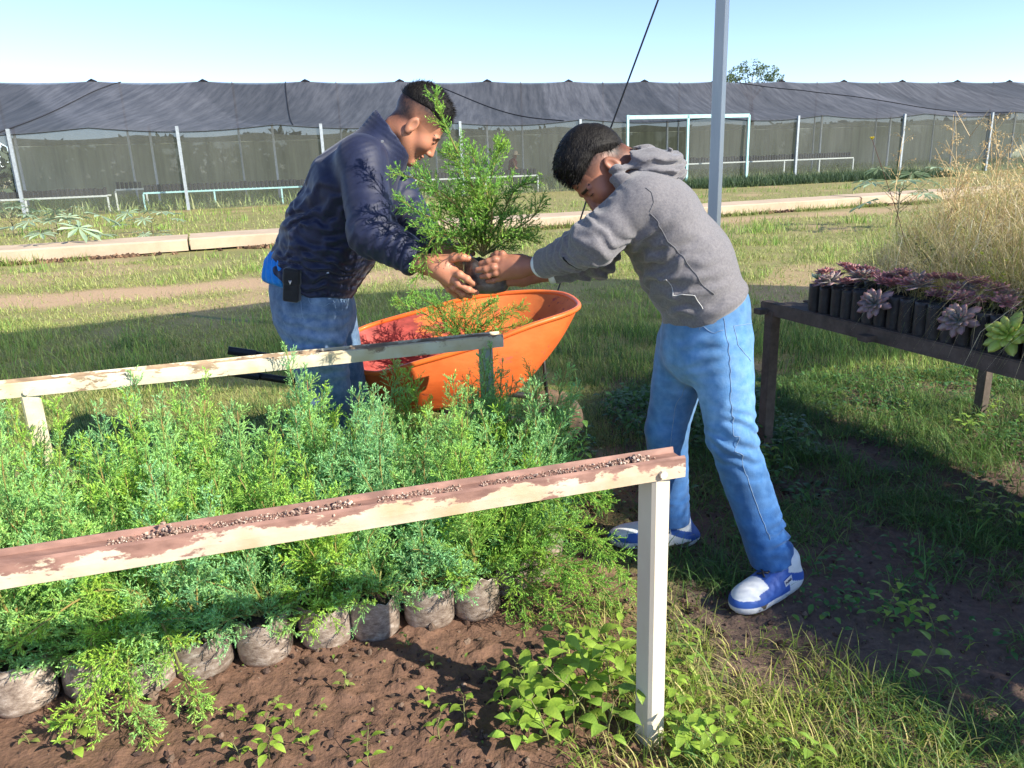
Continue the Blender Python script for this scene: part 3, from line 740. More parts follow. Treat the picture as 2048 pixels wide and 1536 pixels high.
# ------------------------------------------------------------------ bench rails
def rust_mat(name, paint, rust, thr, cover=1.0, ptop=True):
    m, nt, b, L = NM(name); b.inputs['Roughness'].default_value = .7
    tc = nd(nt, 'ShaderNodeTexCoord')
    n = nd(nt, 'ShaderNodeTexNoise'); n.inputs['Scale'].default_value = 22; n.inputs['Detail'].default_value = 9; n.inputs['Roughness'].default_value = .7
    mp = nd(nt, 'ShaderNodeMapping'); mp.inputs['Scale'].default_value = (.35, 1, 1); L(tc.outputs['Object'], mp.inputs[0]); L(mp.outputs[0], n.inputs['Vector'])
    a = nd(nt, 'ShaderNodeAttribute'); a.attribute_name = 'Col'; sp = nd(nt, 'ShaderNodeSeparateColor'); L(a.outputs['Color'], sp.inputs[0])
    ad = nd(nt, 'ShaderNodeMath', operation='ADD'); L(n.outputs['Fac'], ad.inputs[0]); L(sp.outputs[0], ad.inputs[1])
    cr = nd(nt, 'ShaderNodeValToRGB'); cr.color_ramp.elements[0].position = thr; cr.color_ramp.elements[1].position = thr+.04
    cr.color_ramp.elements[0].color = (0, 0, 0, 1); L(ad.outputs[0], cr.inputs[0])
    n2 = nd(nt, 'ShaderNodeTexNoise'); n2.inputs['Scale'].default_value = 40; n2.inputs['Detail'].default_value = 8; L(mp.outputs[0], n2.inputs['Vector'])
    r2 = nd(nt, 'ShaderNodeValToRGB'); r2.color_ramp.elements[0].position = .35; r2.color_ramp.elements[1].position = .65
    r2.color_ramp.elements[0].color = (*rust, 1); r2.color_ramp.elements[1].color = (rust[0]*1.9, rust[1]*2.0, rust[2]*2.0, 1); L(n2.outputs['Fac'], r2.inputs[0])
    n3 = nd(nt, 'ShaderNodeTexNoise'); n3.inputs['Scale'].default_value = 9; n3.inputs['Detail'].default_value = 6; L(tc.outputs['Object'], n3.inputs['Vector'])
    r3 = nd(nt, 'ShaderNodeValToRGB'); r3.color_ramp.elements[0].position = .4; r3.color_ramp.elements[1].position = .72
    r3.color_ramp.elements[0].color = (*paint, 1); r3.color_ramp.elements[1].color = (paint[0]*.8, paint[1]*.68, paint[2]*.5, 1); L(n3.outputs['Fac'], r3.inputs[0])
    mx = nd(nt, 'ShaderNodeMix', data_type='RGBA'); L(cr.outputs[0], mx.inputs[0]); L(r3.outputs[0], mx.inputs[6]); L(r2.outputs[0], mx.inputs[7]); L(mx.outputs[2], b.inputs['Base Color'])
    bp = nd(nt, 'ShaderNodeBump'); bp.inputs['Strength'].default_value = .5; bp.inputs['Distance'].default_value = .004; L(n2.outputs['Fac'], bp.inputs['Height']); L(bp.outputs[0], b.inputs['Normal'])
    return m
m_rust = rust_mat('rusty_cream_paint', (.60, .51, .39), (.19, .10, .075), .585)
m_cream = rust_mat('weathered_cream_paint', (.66, .61, .46), (.22, .15, .09), .60)
m_post = mat('cream_post_paint', (.66, .60, .47), (.58, .50, .37), scale=5, rough=.55, bump=.06, stretch=(1,1,.4), detail=8)
RD = nz([.957, .29, 0]); RN = np.array([-RD[1], RD[0], 0])
def rail_thing(name, pr, length, top, m, label, legs, rust_top):
    """an open channel rail on posts; pr = right end (x, y), runs back along -RD"""
    root = empty(name, (pr[0], pr[1], 0)); A = np.array([0, 0, 0.0])
    wd, hh, tk = .062, .045, .004
    n = int(length/.03); V = []; C_ = []
    # profile: front lip, front face, top web slightly dished, back lip
    prof = [(-wd/2, -hh, -.02), (-wd/2-.001, -hh*.55, .02*rust_top), (-wd/2, -.002, .16), (-wd/2+.006, .002, .25), (-wd/2+.010, -.008, .6), (wd/2-.010, -.008, .6), (wd/2-.006, .004, .3), (wd/2, .002, .1), (wd/2, -hh, .0), (wd/2-tk, -hh, .0), (wd/2-tk, -.014, .2), (-wd/2+tk, -.014, .2), (-wd/2+tk, -hh, .0)]
    for i in range(n+1):
        t = -length*i/n
        for (b_, z, ru) in prof:
            j = .0012*(nzs(t*1.0+5, b_*20, 7, 3)-.5)
            V.append(A+RD*t+RN*(b_+j)+np.array([0, 0, top+z+j])); w = ru*rust_top+0+.09*(nzs(t+9, 2, 4, 8)-.5)*rust_top; C_.append((w, w, w))
    m_ = len(prof); Fc = [(i*m_+j, (i+1)*m_+j, (i+1)*m_+(j+1) % m_, i*m_+(j+1) % m_) for i in range(n) for j in range(m_)]
    Fc += [tuple(range(m_-1, -1, -1)), tuple(n*m_+j for j in range(m_))]
    mesh_obj('rail', V, Fc, m, root, C_)
    for t, w, mm in legs:
        q = MB(); a = RD*t
        q.prism(a+[0, 0, -.04], a+[0, 0, top-.016], [(-w/2, -w/2+.008), (-w/2+.0, w/2), (w/2, w/2), (w/2, -w/2+.008), (w/2-.006, -w/2), (-w/2+.006, -w/2)], up=(RN[0]*.97-RD[0]*.25, RN[1]*.97-RD[1]*.25, 0)); q.build('leg', mm, root)
        q = MB(); c = a-RN*(wd/2+.001)+np.array([0, 0, top-.03]); q.tube([c, c-RN*.008], .009, 8); q.build('bolt', m_post, root)
    return root
nr = rail_thing('bench_rail', (.355, 1.555), 2.3, .735, m_rust, '', [(-.055, .05, m_post)], 1.0)
tag(nr, 'rusty cream channel rail with a cream post, crossing in front of the bagged saplings', 'bench rail', 'bench rails round the sapling bed')
m_greygreen = mat('grey_green_post', (.42, .48, .44), (.33, .38, .35), scale=7, rough=.5, bump=.05)
fr = rail_thing('bench_rail', (-.035, 2.82), 2.6, .735, m_cream, '', [(-.06, .042, m_greygreen), (-1.57, .055, m_cream)], .35)
tag(fr, 'cream channel rail behind the bagged saplings, passing before the wheelbarrow', 'bench rail', 'bench rails round the sapling bed')
# grit lying on the near rail
def grit(parent, top, t0, t1, n, piles):
    t = rng.uniform(t0, t1, n); k = fbm2(t, t*0, 7, 3, 33) > .5; t = t[k]; b = rng.uniform(-.008, .028, len(t))
    sz_ = rng.uniform(.0008, .0022, len(t)); z = np.full(len(t), top-.007)+sz_*.5
    for (c, m_, hgt) in piles:
        a = rng.normal(c, .018, m_); t = np.concatenate([t, a]); bb = rng.normal(.004, .012, m_); b = np.concatenate([b, bb]); s2 = rng.uniform(.0015, .0042, m_); sz_ = np.concatenate([sz_, s2])
        z = np.concatenate([z, top-.006+hgt*np.exp(-((a-c)/.02)**2-((bb-.004)/.014)**2)*rng.random(m_)+s2*.3])
    P = RD*t[:, None]+RN*b[:, None]; P[:, 2] += z
    o = stones('grit', P, sz_, [(.44,.31,.24), (.32,.21,.16), (.58,.47,.38), (.20,.13,.10)], m_stone, parent); o['kind'] = 'stuff'
grit(nr, .735, -1.6, 0, 2600, [(-.10, 150, .012), (-.135, 60, .008), (-.79, 40, .008), (-1.03, 55, .02), (-.72, 60, .01)])

# ------------------------------------------------------------------ cedar saplings
def cypress_arrays(seed, H_=.48, leaders=4, nbr=20, blen=.15, spread=.3, droop=0.0, lean=(0, 0), dens=1.0, base=.0, nsz=1.0, paths=None):
    r = np.random.default_rng(seed); stem = MB()
    B0, BD, BL, tone = [], [], [], []      # branchlets: base, dir, length
    lead = []
    if paths is not None: lead = [np.array(p, float) for p in paths]
    else:
        for k in range(leaders):
            a = k*2*PI/leaders+r.uniform(-.5, .5); sp = spread*r.uniform(.3, 1.1)*(0 if k == 0 else 1); hh = H_*(1 if k == 0 else r.uniform(.6, .95))
            P = []
            for i in range(9):
                t = i/8; o_ = sp*hh*t**1.1
                P.append([math.cos(a)*o_+lean[0]*t*t*H_+.012*math.sin(t*7+k), math.sin(a)*o_+lean[1]*t*t*H_+.012*math.cos(t*6+k), base+hh*(t-droop*t**3)])
            lead.append(np.array(P))
        for k in range(7):
            a = k*.9+r.uniform(-.3, .3); L_ = r.uniform(.09, .15)
            lead.append(np.array([[math.cos(a)*L_*t, math.sin(a)*L_*t, base+L_*(.75*t-.35*t*t)] for t in np.linspace(0, 1, 5)]))
    for P in lead:
        m_ = len(P); L = np.linalg.norm(np.diff(P, axis=0), axis=1).sum()
        stem.tube(P, list(np.linspace(.0036, .0012, m_)), 5)
        nb = int(nbr*L/.48*dens)
        for j in range(nb):
            t = .08+.92*(j+r.random())/nb; f = t*(m_-1); i = min(int(f), m_-2); p = P[i]+(P[i+1]-P[i])*(f-i); ax = nz(P[i+1]-P[i])
            ang = j*2.4+r.uniform(-.4, .4); s1 = nz(np.cross(ax, (.3, .5, 1))); s2 = np.cross(ax, s1)
            d = nz(ax*(r.uniform(.55, .95)+.7*t*t)+(s1*math.cos(ang)+s2*math.sin(ang))*r.uniform(.6, 1.0))
            bl = blen*(1.05-t*.82)*r.uniform(.55, 1.25)
            q0 = p; nseg = 4; curv = np.array([0, 0, r.uniform(-.25, .35)-droop*.4])
            pts = [p]; dd = d
            for s_ in range(nseg): dd = nz(dd+curv*.25+r.normal(0, .09, 3)); pts.append(pts[-1]+dd*bl/nseg)
            stem.tube(pts, [.0010, .0008, .0006, .0005, .0003], 3, cap=False)
            nl = max(5, int(bl/.0062)); pts = np.array(pts)
            tt = (np.arange(nl)+r.random(nl))/nl; f = tt*nseg; ii = np.minimum(f.astype(int), nseg-1); pp = pts[ii]+(pts[ii+1]-pts[ii])*(f-ii)[:, None]
            da = (pts[ii+1]-pts[ii]); da /= np.linalg.norm(da, axis=1)[:, None]
            rd = r.normal(0, 1, (nl, 3)); rd -= da*(rd*da).sum(1)[:, None]; rd /= np.linalg.norm(rd, axis=1)[:, None]
            bd = da*.75+rd*.75+np.array([0, 0, .12]); bd /= np.linalg.norm(bd, axis=1)[:, None]
            ln = (.040*(1.1-tt*.75))*r.uniform(.5, 1.15, nl)*min(1.3, bl/.10+.35)
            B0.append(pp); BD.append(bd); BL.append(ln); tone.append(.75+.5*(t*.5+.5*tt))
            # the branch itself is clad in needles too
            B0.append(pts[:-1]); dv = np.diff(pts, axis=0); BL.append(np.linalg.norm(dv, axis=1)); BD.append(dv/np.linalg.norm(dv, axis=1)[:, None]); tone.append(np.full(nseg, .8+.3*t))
    B0, BD, BL, tone = np.concatenate(B0), np.concatenate(BD), np.concatenate(BL), np.concatenate(tone)
    # needles along every branchlet
    cnt = np.maximum(4, (BL/.0026).astype(int)); idx = np.repeat(np.arange(len(B0)), cnt); n = len(idx)
    tt = (np.concatenate([np.arange(c) for c in cnt])+.5)/cnt[idx]
    da = BD[idx]; p = B0[idx]+da*(BL[idx]*tt)[:, None]
    rd = r.normal(0, 1, (n, 3)); rd -= da*(rd*da).sum(1)[:, None]; rd /= np.linalg.norm(rd, axis=1)[:, None]
    nd_ = da*.85+rd*.6; ln = .0088*nsz*r.uniform(.7, 1.2, n)*(1.1-.4*tt); sd_ = np.cross(nd_, rd); sd_ /= np.linalg.norm(sd_, axis=1)[:, None]
    wd = .00155*nsz
    V = np.stack([p-sd_*wd, p+sd_*wd, p+nd_*ln[:, None]], 1).reshape(-1, 3); T = (np.arange(n)*3)[:, None]+np.arange(3)[None]
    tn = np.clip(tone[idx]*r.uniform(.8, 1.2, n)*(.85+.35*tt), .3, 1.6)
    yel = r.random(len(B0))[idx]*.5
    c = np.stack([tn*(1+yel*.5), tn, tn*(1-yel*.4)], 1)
    return V, T, np.repeat(c, 3, axis=0), stem
def cedar_mat(name, c1, c2):
    m, nt, b, L = NM(name); b.inputs['Roughness'].default_value = .55; b.inputs['Specular IOR Level'].default_value = .3
    a = nd(nt, 'ShaderNodeAttribute'); a.attribute_name = 'Col'
    oi = nd(nt, 'ShaderNodeObjectInfo'); cr = nd(nt, 'ShaderNodeValToRGB'); cr.color_ramp.elements[0].color = (*c1, 1); cr.color_ramp.elements[1].color = (*c2, 1)
    tc = nd(nt, 'ShaderNodeTexCoord'); n = nd(nt, 'ShaderNodeTexNoise'); n.inputs['Scale'].default_value = 9; L(tc.outputs['Object'], n.inputs['Vector'])
    ad = nd(nt, 'ShaderNodeMath', operation='MULTIPLY_ADD'); ad.inputs[1].default_value = 1.6; L(n.outputs['Fac'], ad.inputs[0])
    sb = nd(nt, 'ShaderNodeMath', operation='SUBTRACT'); L(oi.outputs['Random'], sb.inputs[0]); sb.inputs[1].default_value = .66; L(sb.outputs[0], ad.inputs[2]); L(ad.outputs[0], cr.inputs[0])
    mx = nd(nt, 'ShaderNodeMix', data_type='RGBA', blend_type='MULTIPLY'); mx.inputs[0].default_value = 1; L(a.outputs['Color'], mx.inputs[6]); L(cr.outputs[0], mx.inputs[7]); L(mx.outputs[2], b.inputs['Base Color'])
    t = nd(nt, 'ShaderNodeBsdfTranslucent'); L(mx.outputs[2], t.inputs['Color']); ms = nd(nt, 'ShaderNodeMixShader'); ms.inputs[0].default_value = .3
    L(b.outputs[0], ms.inputs[1]); L(t.outputs[0], ms.inputs[2]); L(ms.outputs[0], nt.nodes['Material Output'].inputs[0]); return m
m_cedar = cedar_mat('cedar_foliage', (.32, .58, .08), (.25, .55, .26))
m_cedar_y = cedar_mat('cedar_foliage_yellow', (.34, .54, .06), (.17, .42, .09))
m_cstem = mat('cedar_stem', (.16, .22, .05), (.34, .20, .08), scale=14, rough=.6)
# clear plastic bag filled with soil
def bag_mat(k=1.0):
    m, nt, b, L = NM('soil_in_clear_plastic'); b.inputs['Roughness'].default_value = .38; b.inputs['Specular IOR Level'].default_value = .6; b.inputs['Coat Weight'].default_value = .9; b.inputs['Coat Roughness'].default_value = .2
    tc = nd(nt, 'ShaderNodeTexCoord'); mp = nd(nt, 'ShaderNodeMapping'); mp.inputs['Scale'].default_value = (1, 1, 2.2); L(tc.outputs['Object'], mp.inputs[0])
    n = nd(nt, 'ShaderNodeTexNoise'); n.inputs['Scale'].default_value = 26; n.inputs['Detail'].default_value = 9; n.inputs['Roughness'].default_value = .8; n.inputs['Distortion'].default_value = .15; L(mp.outputs[0], n.inputs['Vector'])
    cr = nd(nt, 'ShaderNodeValToRGB'); e = cr.color_ramp.elements; e[0].position = .36; e[0].color = (.12*k, .085*k, .065*k, 1); e[1].position = .68; e[1].color = (.60*k, .53*k, .46*k, 1); e2 = cr.color_ramp.elements.new(.52); e2.color = (.31*k, .245*k, .195*k, 1)
    L(n.outputs['Fac'], cr.inputs[0])
    oi = nd(nt, 'ShaderNodeObjectInfo'); hs = nd(nt, 'ShaderNodeHueSaturation'); mr = nd(nt, 'ShaderNodeMapRange'); mr.inputs[3].default_value = .7; mr.inputs[4].default_value = 1.15
    L(oi.outputs['Random'], mr.inputs[0]); L(mr.outputs[0], hs.inputs['Value']); L(cr.outputs[0], hs.inputs['Color']); L(hs.outputs[0], b.inputs['Base Color'])
    bp = nd(nt, 'ShaderNodeBump'); bp.inputs['Strength'].default_value = .5; bp.inputs['Distance'].default_value = .004; L(n.outputs['Fac'], bp.inputs['Height']); L(bp.outputs[0], b.inputs['Normal'])
    return m
m_bag = bag_mat(); m_bag_dark = bag_mat(.32)
m_potsoil = mat('potting_soil', (.04, .028, .02), (.08, .055, .04), scale=70, rough=1, bump=.8)
def bag_mesh(r0, h, seed, n=40):
    r = np.random.default_rng(seed); V = []; rows = [(.0, .0), (.72, .0), (.90, .04), (.985, .14), (1.0, .32), (.995, .6), (.97, .85), (.965, .97), (.985, 1.0), (.95, 1.0), (.92, .93), (.90, .86)]
    ph = r.uniform(0, 6, 4)
    for ri, (rr, zz) in enumerate(rows):
        for k in range(n):
            a = 2*PI*k/n; rad = r0*rr*(1+.022*math.sin(3*a+ph[0])+.014*math.sin(7*a+ph[1]+zz*5)+.012*math.sin(13*a+ph[2])*(zz))
            V.append((rad*math.cos(a), rad*math.sin(a), h*zz+(.008*math.sin(4*a+ph[3])+.005*math.sin(11*a) if zz > .8 else 0)))
    Fc = [(i*n+k, i*n+(k+1) % n, (i+1)*n+(k+1) % n, (i+1)*n+k) for i in range(len(rows)-1) for k in range(n)]
    return V, Fc
def make_cedar(seed, name='bagged_sapling', bag=(.078, .13), mc=None, **kw):
    root = empty(name)
    V, Fc = bag_mesh(bag[0], bag[1], seed); mesh_obj('bag', V, Fc, m_bag, root, None, True)
    q = MB(); n = 18; P = [(0, 0, bag[1]*.93)]+[(bag[0]*.93*math.cos(2*PI*k/n), bag[0]*.93*math.sin(2*PI*k/n), bag[1]*.9) for k in range(n)]; q.add(P, [(0, 1+k, 1+(k+1) % n) for k in range(n)]); q.build('soil', m_potsoil, root)
    V, T, c, st = cypress_arrays(seed, base=bag[1]*.9, **kw)
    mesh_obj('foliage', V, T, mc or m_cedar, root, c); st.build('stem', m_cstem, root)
    return root
kinds = [make_cedar(200+i, H_=h_, leaders=l_, spread=s_, blen=b_, dens=d_) for i, (h_, l_, s_, b_, d_) in enumerate([(.50, 4, .34, .17, 1.15), (.44, 5, .38, .18, 1.05), (.56, 4, .26, .15, 1.15), (.42, 4, .42, .19, 1.1), (.48, 5, .30, .16, 1.05), (.53, 4, .36, .17, 1.0)])]
low = [make_cedar(230+i, H_=.27, leaders=5, spread=.75, blen=.15, droop=.25, dens=1.1) for i in range(2)]
ROWS = ['front row', 'second row', 'third row', 'fourth row', 'back row']
B0_ = np.array([-.13, 2.125, 0]); usedc = set(); cnt_ = 0
for row in range(5):
    nplants = 12 if row == 0 else 14
    x0 = [0, .22, .31, .33, .30][row]
    for i in range(nplants):
        p = B0_+RD*(x0-i*.157)+RN*(row*.145)+np.array([rng.normal(0, .008), rng.normal(0, .008), 0])
        if proj_x(p) < -260: continue
        key = ('low', i % 2) if row == 0 and i in (1, 2, 4, 6) else ('k', cnt_ % 6)
        src = low[key[1]] if key[0] == 'low' else kinds[key[1]]
        o = src if key not in usedc else copy_tree(src); usedc.add(key); cnt_ += 1
        o.location = (p[0], p[1], 0); o.rotation_euler = (rng.normal(0, .05), rng.normal(0, .05), rng.uniform(0, 6.28))
        sc = rng.uniform(.92, 1.12)*(1.0 if row == 0 else 1.0+.02*row); o.scale = (rng.uniform(.96, 1.04),)*2+(sc,)
        tag(o, f'feathery green bagged cedar sapling, {ORD[i]} from the right in the {ROWS[row]}', 'sapling', 'bagged cedar saplings in the bed')
# saplings whose branches spill out over the bags
def spill(name, px, paths, label, seed, base_uv, **kw):
    p = gnd(*base_uv) if len(base_uv) == 2 else np.array(base_uv); rel = [[np.array(at(u, v, Y))-p for (u, v, Y) in path] for path in paths]
    def sm(P, n=10):
        P = np.array(P); t = np.linspace(0, len(P)-1, n); out = []
        for x in t:
            i = min(int(x), len(P)-2); f = x-i; a, b, c, d = P[max(i-1, 0)], P[i], P[i+1], P[min(i+2, len(P)-1)]
            out.append(.5*((2*b)+(-a+c)*f+(2*a-5*b+4*c-d)*f*f+(-a+3*b-3*c+d)*f**3))
        return np.array(out)
    root = make_cedar(seed, paths=[sm(q) for q in rel], **kw); root.location = p.tolist(); tag(root, label, 'sapling', 'bagged cedar saplings in the bed'); return root
spill('l', 0, [[(290,1190,1.88),(240,1230,1.80),(185,1260,1.72),(190,1380,1.63),(195,1480,1.57)], [(290,1190,1.88),(262,1290,1.74),(255,1370,1.66),(290,1450,1.60),(330,1520,1.56)],
     [(290,1190,1.88),(330,1260,1.76),(380,1380,1.68),(400,1410,1.66)], [(290,1190,1.88),(200,1180,1.78),(110,1230,1.66),(30,1290,1.60)], [(290,1190,1.88),(240,1260,1.74),(220,1330,1.66),(150,1430,1.60),(110,1450,1.6)],
     [(290,1190,1.88),(300,1080,1.86),(340,1010,1.86)], [(290,1190,1.88),(150,1150,1.80),(60,1170,1.70)]],
     'cedar sapling spilling yellow green branches over the bags at the lower left', 301, tuple(B0_+RD*(-.157*5.5)+RN*.05), dens=1.4, blen=.15)
spill('r', 0, [[(1020,1150,2.2),(1050,1200,2.1),(1075,1280,2.0),(1100,1330,1.98)], [(1020,1150,2.2),(1080,1100,2.12),(1150,1160,2.06),(1180,1260,2.02)], [(1020,1150,2.2),(1090,1060,2.16),(1190,1080,2.12),(1270,1190,2.08)],
     [(1020,1150,2.2),(1060,1020,2.2),(1150,980,2.2),(1215,1000,2.2)], [(1020,1150,2.2),(1100,1130,2.1),(1200,1170,2.08),(1240,1240,2.05)], [(1020,1150,2.2),(1010,1030,2.22),(1060,930,2.25)],
     [(1020,1150,2.2),(1040,1150,2.1),(1110,1220,2.02),(1130,1290,2.0)]],
     'cedar sapling at the right end arching down to the weeds by the front post', 302, tuple(B0_+RD*.12+RN*.10), dens=1.35, blen=.19, mc=m_cedar_y)

# held sapling and the one in the wheelbarrow
POTY = 2.48
hb = at(974, 583, POTY); ht = at(965, 517, POTY)
held = spill('h', 0, [[(966,512,POTY),(962,430,2.45),(935,350,2.42),(890,250,2.42),(868,190,2.42)], [(966,512,POTY),(975,400,2.5),(990,320,2.52),(1000,295,2.52)], [(966,512,POTY),(1000,440,2.5),(1030,380,2.5),(1065,365,2.5)],
    [(966,512,POTY),(930,430,2.46),(860,370,2.42),(790,345,2.40)], [(966,512,POTY),(900,450,2.45),(850,430,2.42),(800,400,2.42)], [(966,512,POTY),(920,480,2.44),(870,470,2.42),(840,540,2.42),(820,600,2.42)],
    [(966,512,POTY),(950,400,2.5),(920,330,2.5),(900,300,2.5)], [(966,512,POTY),(985,430,2.42),(960,350,2.40),(940,300,2.40)], [(966,512,POTY),(1010,470,2.46),(1060,440,2.45),(1085,400,2.45)], [(966,512,POTY),(930,440,2.52),(880,400,2.52),(840,330,2.5)],
    [(966,512,POTY),(1000,490,2.52),(1040,470,2.5),(1070,475,2.5)]],
    '', 310, tuple(hb), bag=(.074, float(ht[2]-hb[2])), dens=1.6, blen=.14, mc=m_cedar_y)
held.children[0].data.materials[0] = m_bag_dark; held.name = 'held_sapling'; tag(held, 'bushy cedar sapling in a soil bag held up between the man and the boy', 'sapling'); del held['group']
# ------------------------------------------------------------------ wheelbarrow
def cat_closed(P, n):
    P = np.array(P, float); m = len(P); out = []
    for k in range(n):
        x = k*m/n; i = int(x); f = x-i; a, b, c, d = P[(i-1) % m], P[i % m], P[(i+1) % m], P[(i+2) % m]
        out.append(.5*((2*b)+(-a+c)*f+(2*a-5*b+4*c-d)*f*f+(-a+3*b-3*c+d)*f**3))
    return np.array(out)
rim = cat_closed([at(748,748,3.02), at(697,725,3.10), at(690,690,3.36), at(722,658,3.60), at(830,625,3.66), at(940,596,3.70), at(1050,584,3.70), at(1125,588,3.58), at(1157,608,3.38), at(1140,625,3.22), at(1060,652,3.12), at(960,690,3.06), at(850,722,3.02)], 72)
ctr = rim.mean(0); WB = empty('wheelbarrow', (ctr[0], ctr[1], 0)); W0 = np.array(WB.location)
tag(WB, 'orange steel wheelbarrow with worn maroon inside standing behind the cream rail', 'wheelbarrow')
bot = cat_closed([at(800,800,3.14), at(790,790,3.42), at(900,775,3.50), at(1000,755,3.48), at(1040,762,3.32), at(1015,785,3.16), at(900,800,3.10)], 72)
bot[:, 2] = .36+(bot[:, 0]-bot[:, 0].mean())*.10
# match starting angle
def resort(P):
    c = P.mean(0); a = np.arctan2(P[:, 1]-c[1], P[:, 0]-c[0]); k = np.argsort(a); A = a[k]; t = np.linspace(-PI, PI, 73)[:-1]
    return np.stack([np.interp(t, np.concatenate([A-2*PI, A, A+2*PI]), np.tile(P[k, i], 3)) for i in range(3)], 1)
rm, bt = resort(rim), resort(bot)
def tray(off, name, m, colfn, flip):
    V = []; Cc = []; rows = 16; n = 72; cb = bt.mean(0)
    for i in range(rows+1):
        t = i/rows
        for k in range(n):
            p = rm[k]*(1-t)+bt[k]*t; out = nz((p-cb)*[1, 1, 0]); p = p+out*(.028*math.sin(PI*t)+off); V.append(p-W0); Cc.append(colfn(p, t))
    V.append(cb+[0, 0, -.012-off*1.0]-W0); Cc.append(colfn(cb, 1.0)); c = len(V)-1
    Fc = [(i*n+k, i*n+(k+1) % n, (i+1)*n+(k+1) % n, (i+1)*n+k) for i in range(rows) for k in range(n)]+[(rows*n+k, rows*n+(k+1) % n, c) for k in range(n)]
    if flip: Fc = [f[::-1] for f in Fc]
    return mesh_obj(name, V, Fc, m, WB, Cc, True)
m_orange = mat('orange_paint', (.86, .20, .03), (.70, .115, .025), scale=5, rough=.42, attr=True, coat=.2, bump=.05, lo=.3, hi=.7)
m_inner = rust_mat('worn_tray_paint', (.74, .19, .045), (.24, .035, .028), .56)
def in_col(p, t):
    w = -.12+.30*t+.30*max(0, (p[0]-.0)/.3)*(1-t)*.4+.40*max(0, -(p[0]+.25)/.35)+.16*(nzs(p[0], p[1]+p[2], 6, 4)-.5)
    return (w, w, w)
m_worn = rust_mat('worn_orange_paint', (.80, .155, .028), (.30, .06, .03), .62)
tray(0, 'tray', m_worn, lambda p, t: (lambda w: (w, w, w))(.04*t+.07*max(0, .06-t)/.06), False)
tray(-.004, 'tray_lining', m_inner, in_col, True)
q = MB(); q.tube([p-W0 for p in rm]+[rm[0]-W0, rm[1]-W0], .0115, 8, cap=False); q.build('rim', m_orange, WB, True, colors=True)
m_tube = mat('black_tube', (.02,.02,.02), (.05,.045,.04), scale=20, rough=.4, metal=.3)
m_steel = mat('bare_steel', (.55,.55,.55), (.35,.33,.30), scale=30, rough=.35, metal=.7)
wc = at(1098, 800, 3.42); wc[2] = .165
for sgn, Y0 in ((0, 3.12), (1, 3.50)):
    q = MB(); pts = [at(1085,770,Y0+.05)*[1,1,0]+[0,0,.25], at(900,790,Y0)*[1,1,0]+[0,0,.34], at(740,765,Y0)*[1,1,0]+[0,0,.40], at(610,745,Y0-.06)*[1,1,0]+[0,0,.50], at(515,732,Y0-.12)*[1,1,0]+[0,0,.555]]
    q.tube([np.array(p)-W0 for p in pts], .015, 8); h = q.build('handle', m_tube, WB, True)
    q = MB(); a = np.array(pts[4]); b_ = a+nz(a-np.array(pts[3]))*.12; q.tube([a-W0, b_-W0], .019, 10); q.build('grip', m_black, h).matrix_parent_inverse = Matrix.Identity(4)
    q = MB(); l0 = at(760, 800, Y0); l0[2] = .36; q.tube([l0-W0, l0*[1,1,0]+[-.06,0,.05]-W0, l0*[1,1,0]+[-.10,0,.012]-W0, l0*[1,1,0]+[-.22,0,.012]-W0], .012, 8); q.build('leg', m_steel, WB, True)
    q = MB(); a = np.array([wc[0]+.0, wc[1]+(.07 if sgn else -.07), wc[2]]); n_ = at(1085, 700, Y0+.1); q.tube([a-W0, np.array(n_)-W0], .008, 6); q.build('wheel_strut', m_tube, WB, True)
    q = MB(); q.tube([a-W0, np.array(pts[0])-W0], .012, 6); q.build('fork', m_tube, WB, True)
wh = empty('wheel'); wh.parent = WB; wh.location = (wc-W0).tolist(); wh.rotation_euler = (0, 0, .15)
q = MB(); q.lathe([(.09,-.03),(.13,-.042),(.155,-.03),(.165,0),(.155,.03),(.13,.042),(.09,.03),(.09,-.03)], 32, axis=1); q.build('tyre', mat('muddy_tyre', (.05,.045,.04), (.20,.13,.08), scale=14, rough=.95, bump=.4), wh, True)
q = MB(); q.lathe([(.001,-.02),(.04,-.022),(.08,-.012),(.092,-.02),(.092,.02),(.08,.012),(.04,.022),(.001,.02)], 24, axis=1); q.build('wheel_disc', m_tube, wh, True)
pb2 = at(930, 690, 3.42)
ws = spill('w', 0, [[(930,690,3.42),(930,640,3.40),(925,590,3.38)], [(930,690,3.42),(880,620,3.40),(830,590,3.36)], [(930,690,3.42),(870,640,3.36),(790,600,3.3)], [(930,690,3.42),(980,640,3.38),(1050,615,3.36)],
    [(930,690,3.42),(960,630,3.44),(985,605,3.44)], [(930,690,3.42),(895,620,3.46),(860,590,3.46)], [(930,690,3.42),(990,660,3.34),(1060,650,3.3)]],
    '', 320, (pb2[0], pb2[1], .40), bag=(.07, .12), dens=1.5, blen=.15, mc=m_cedar_y)
tag(ws, 'yellow green cedar sapling lying in the orange wheelbarrow tray', 'sapling'); del ws['group']

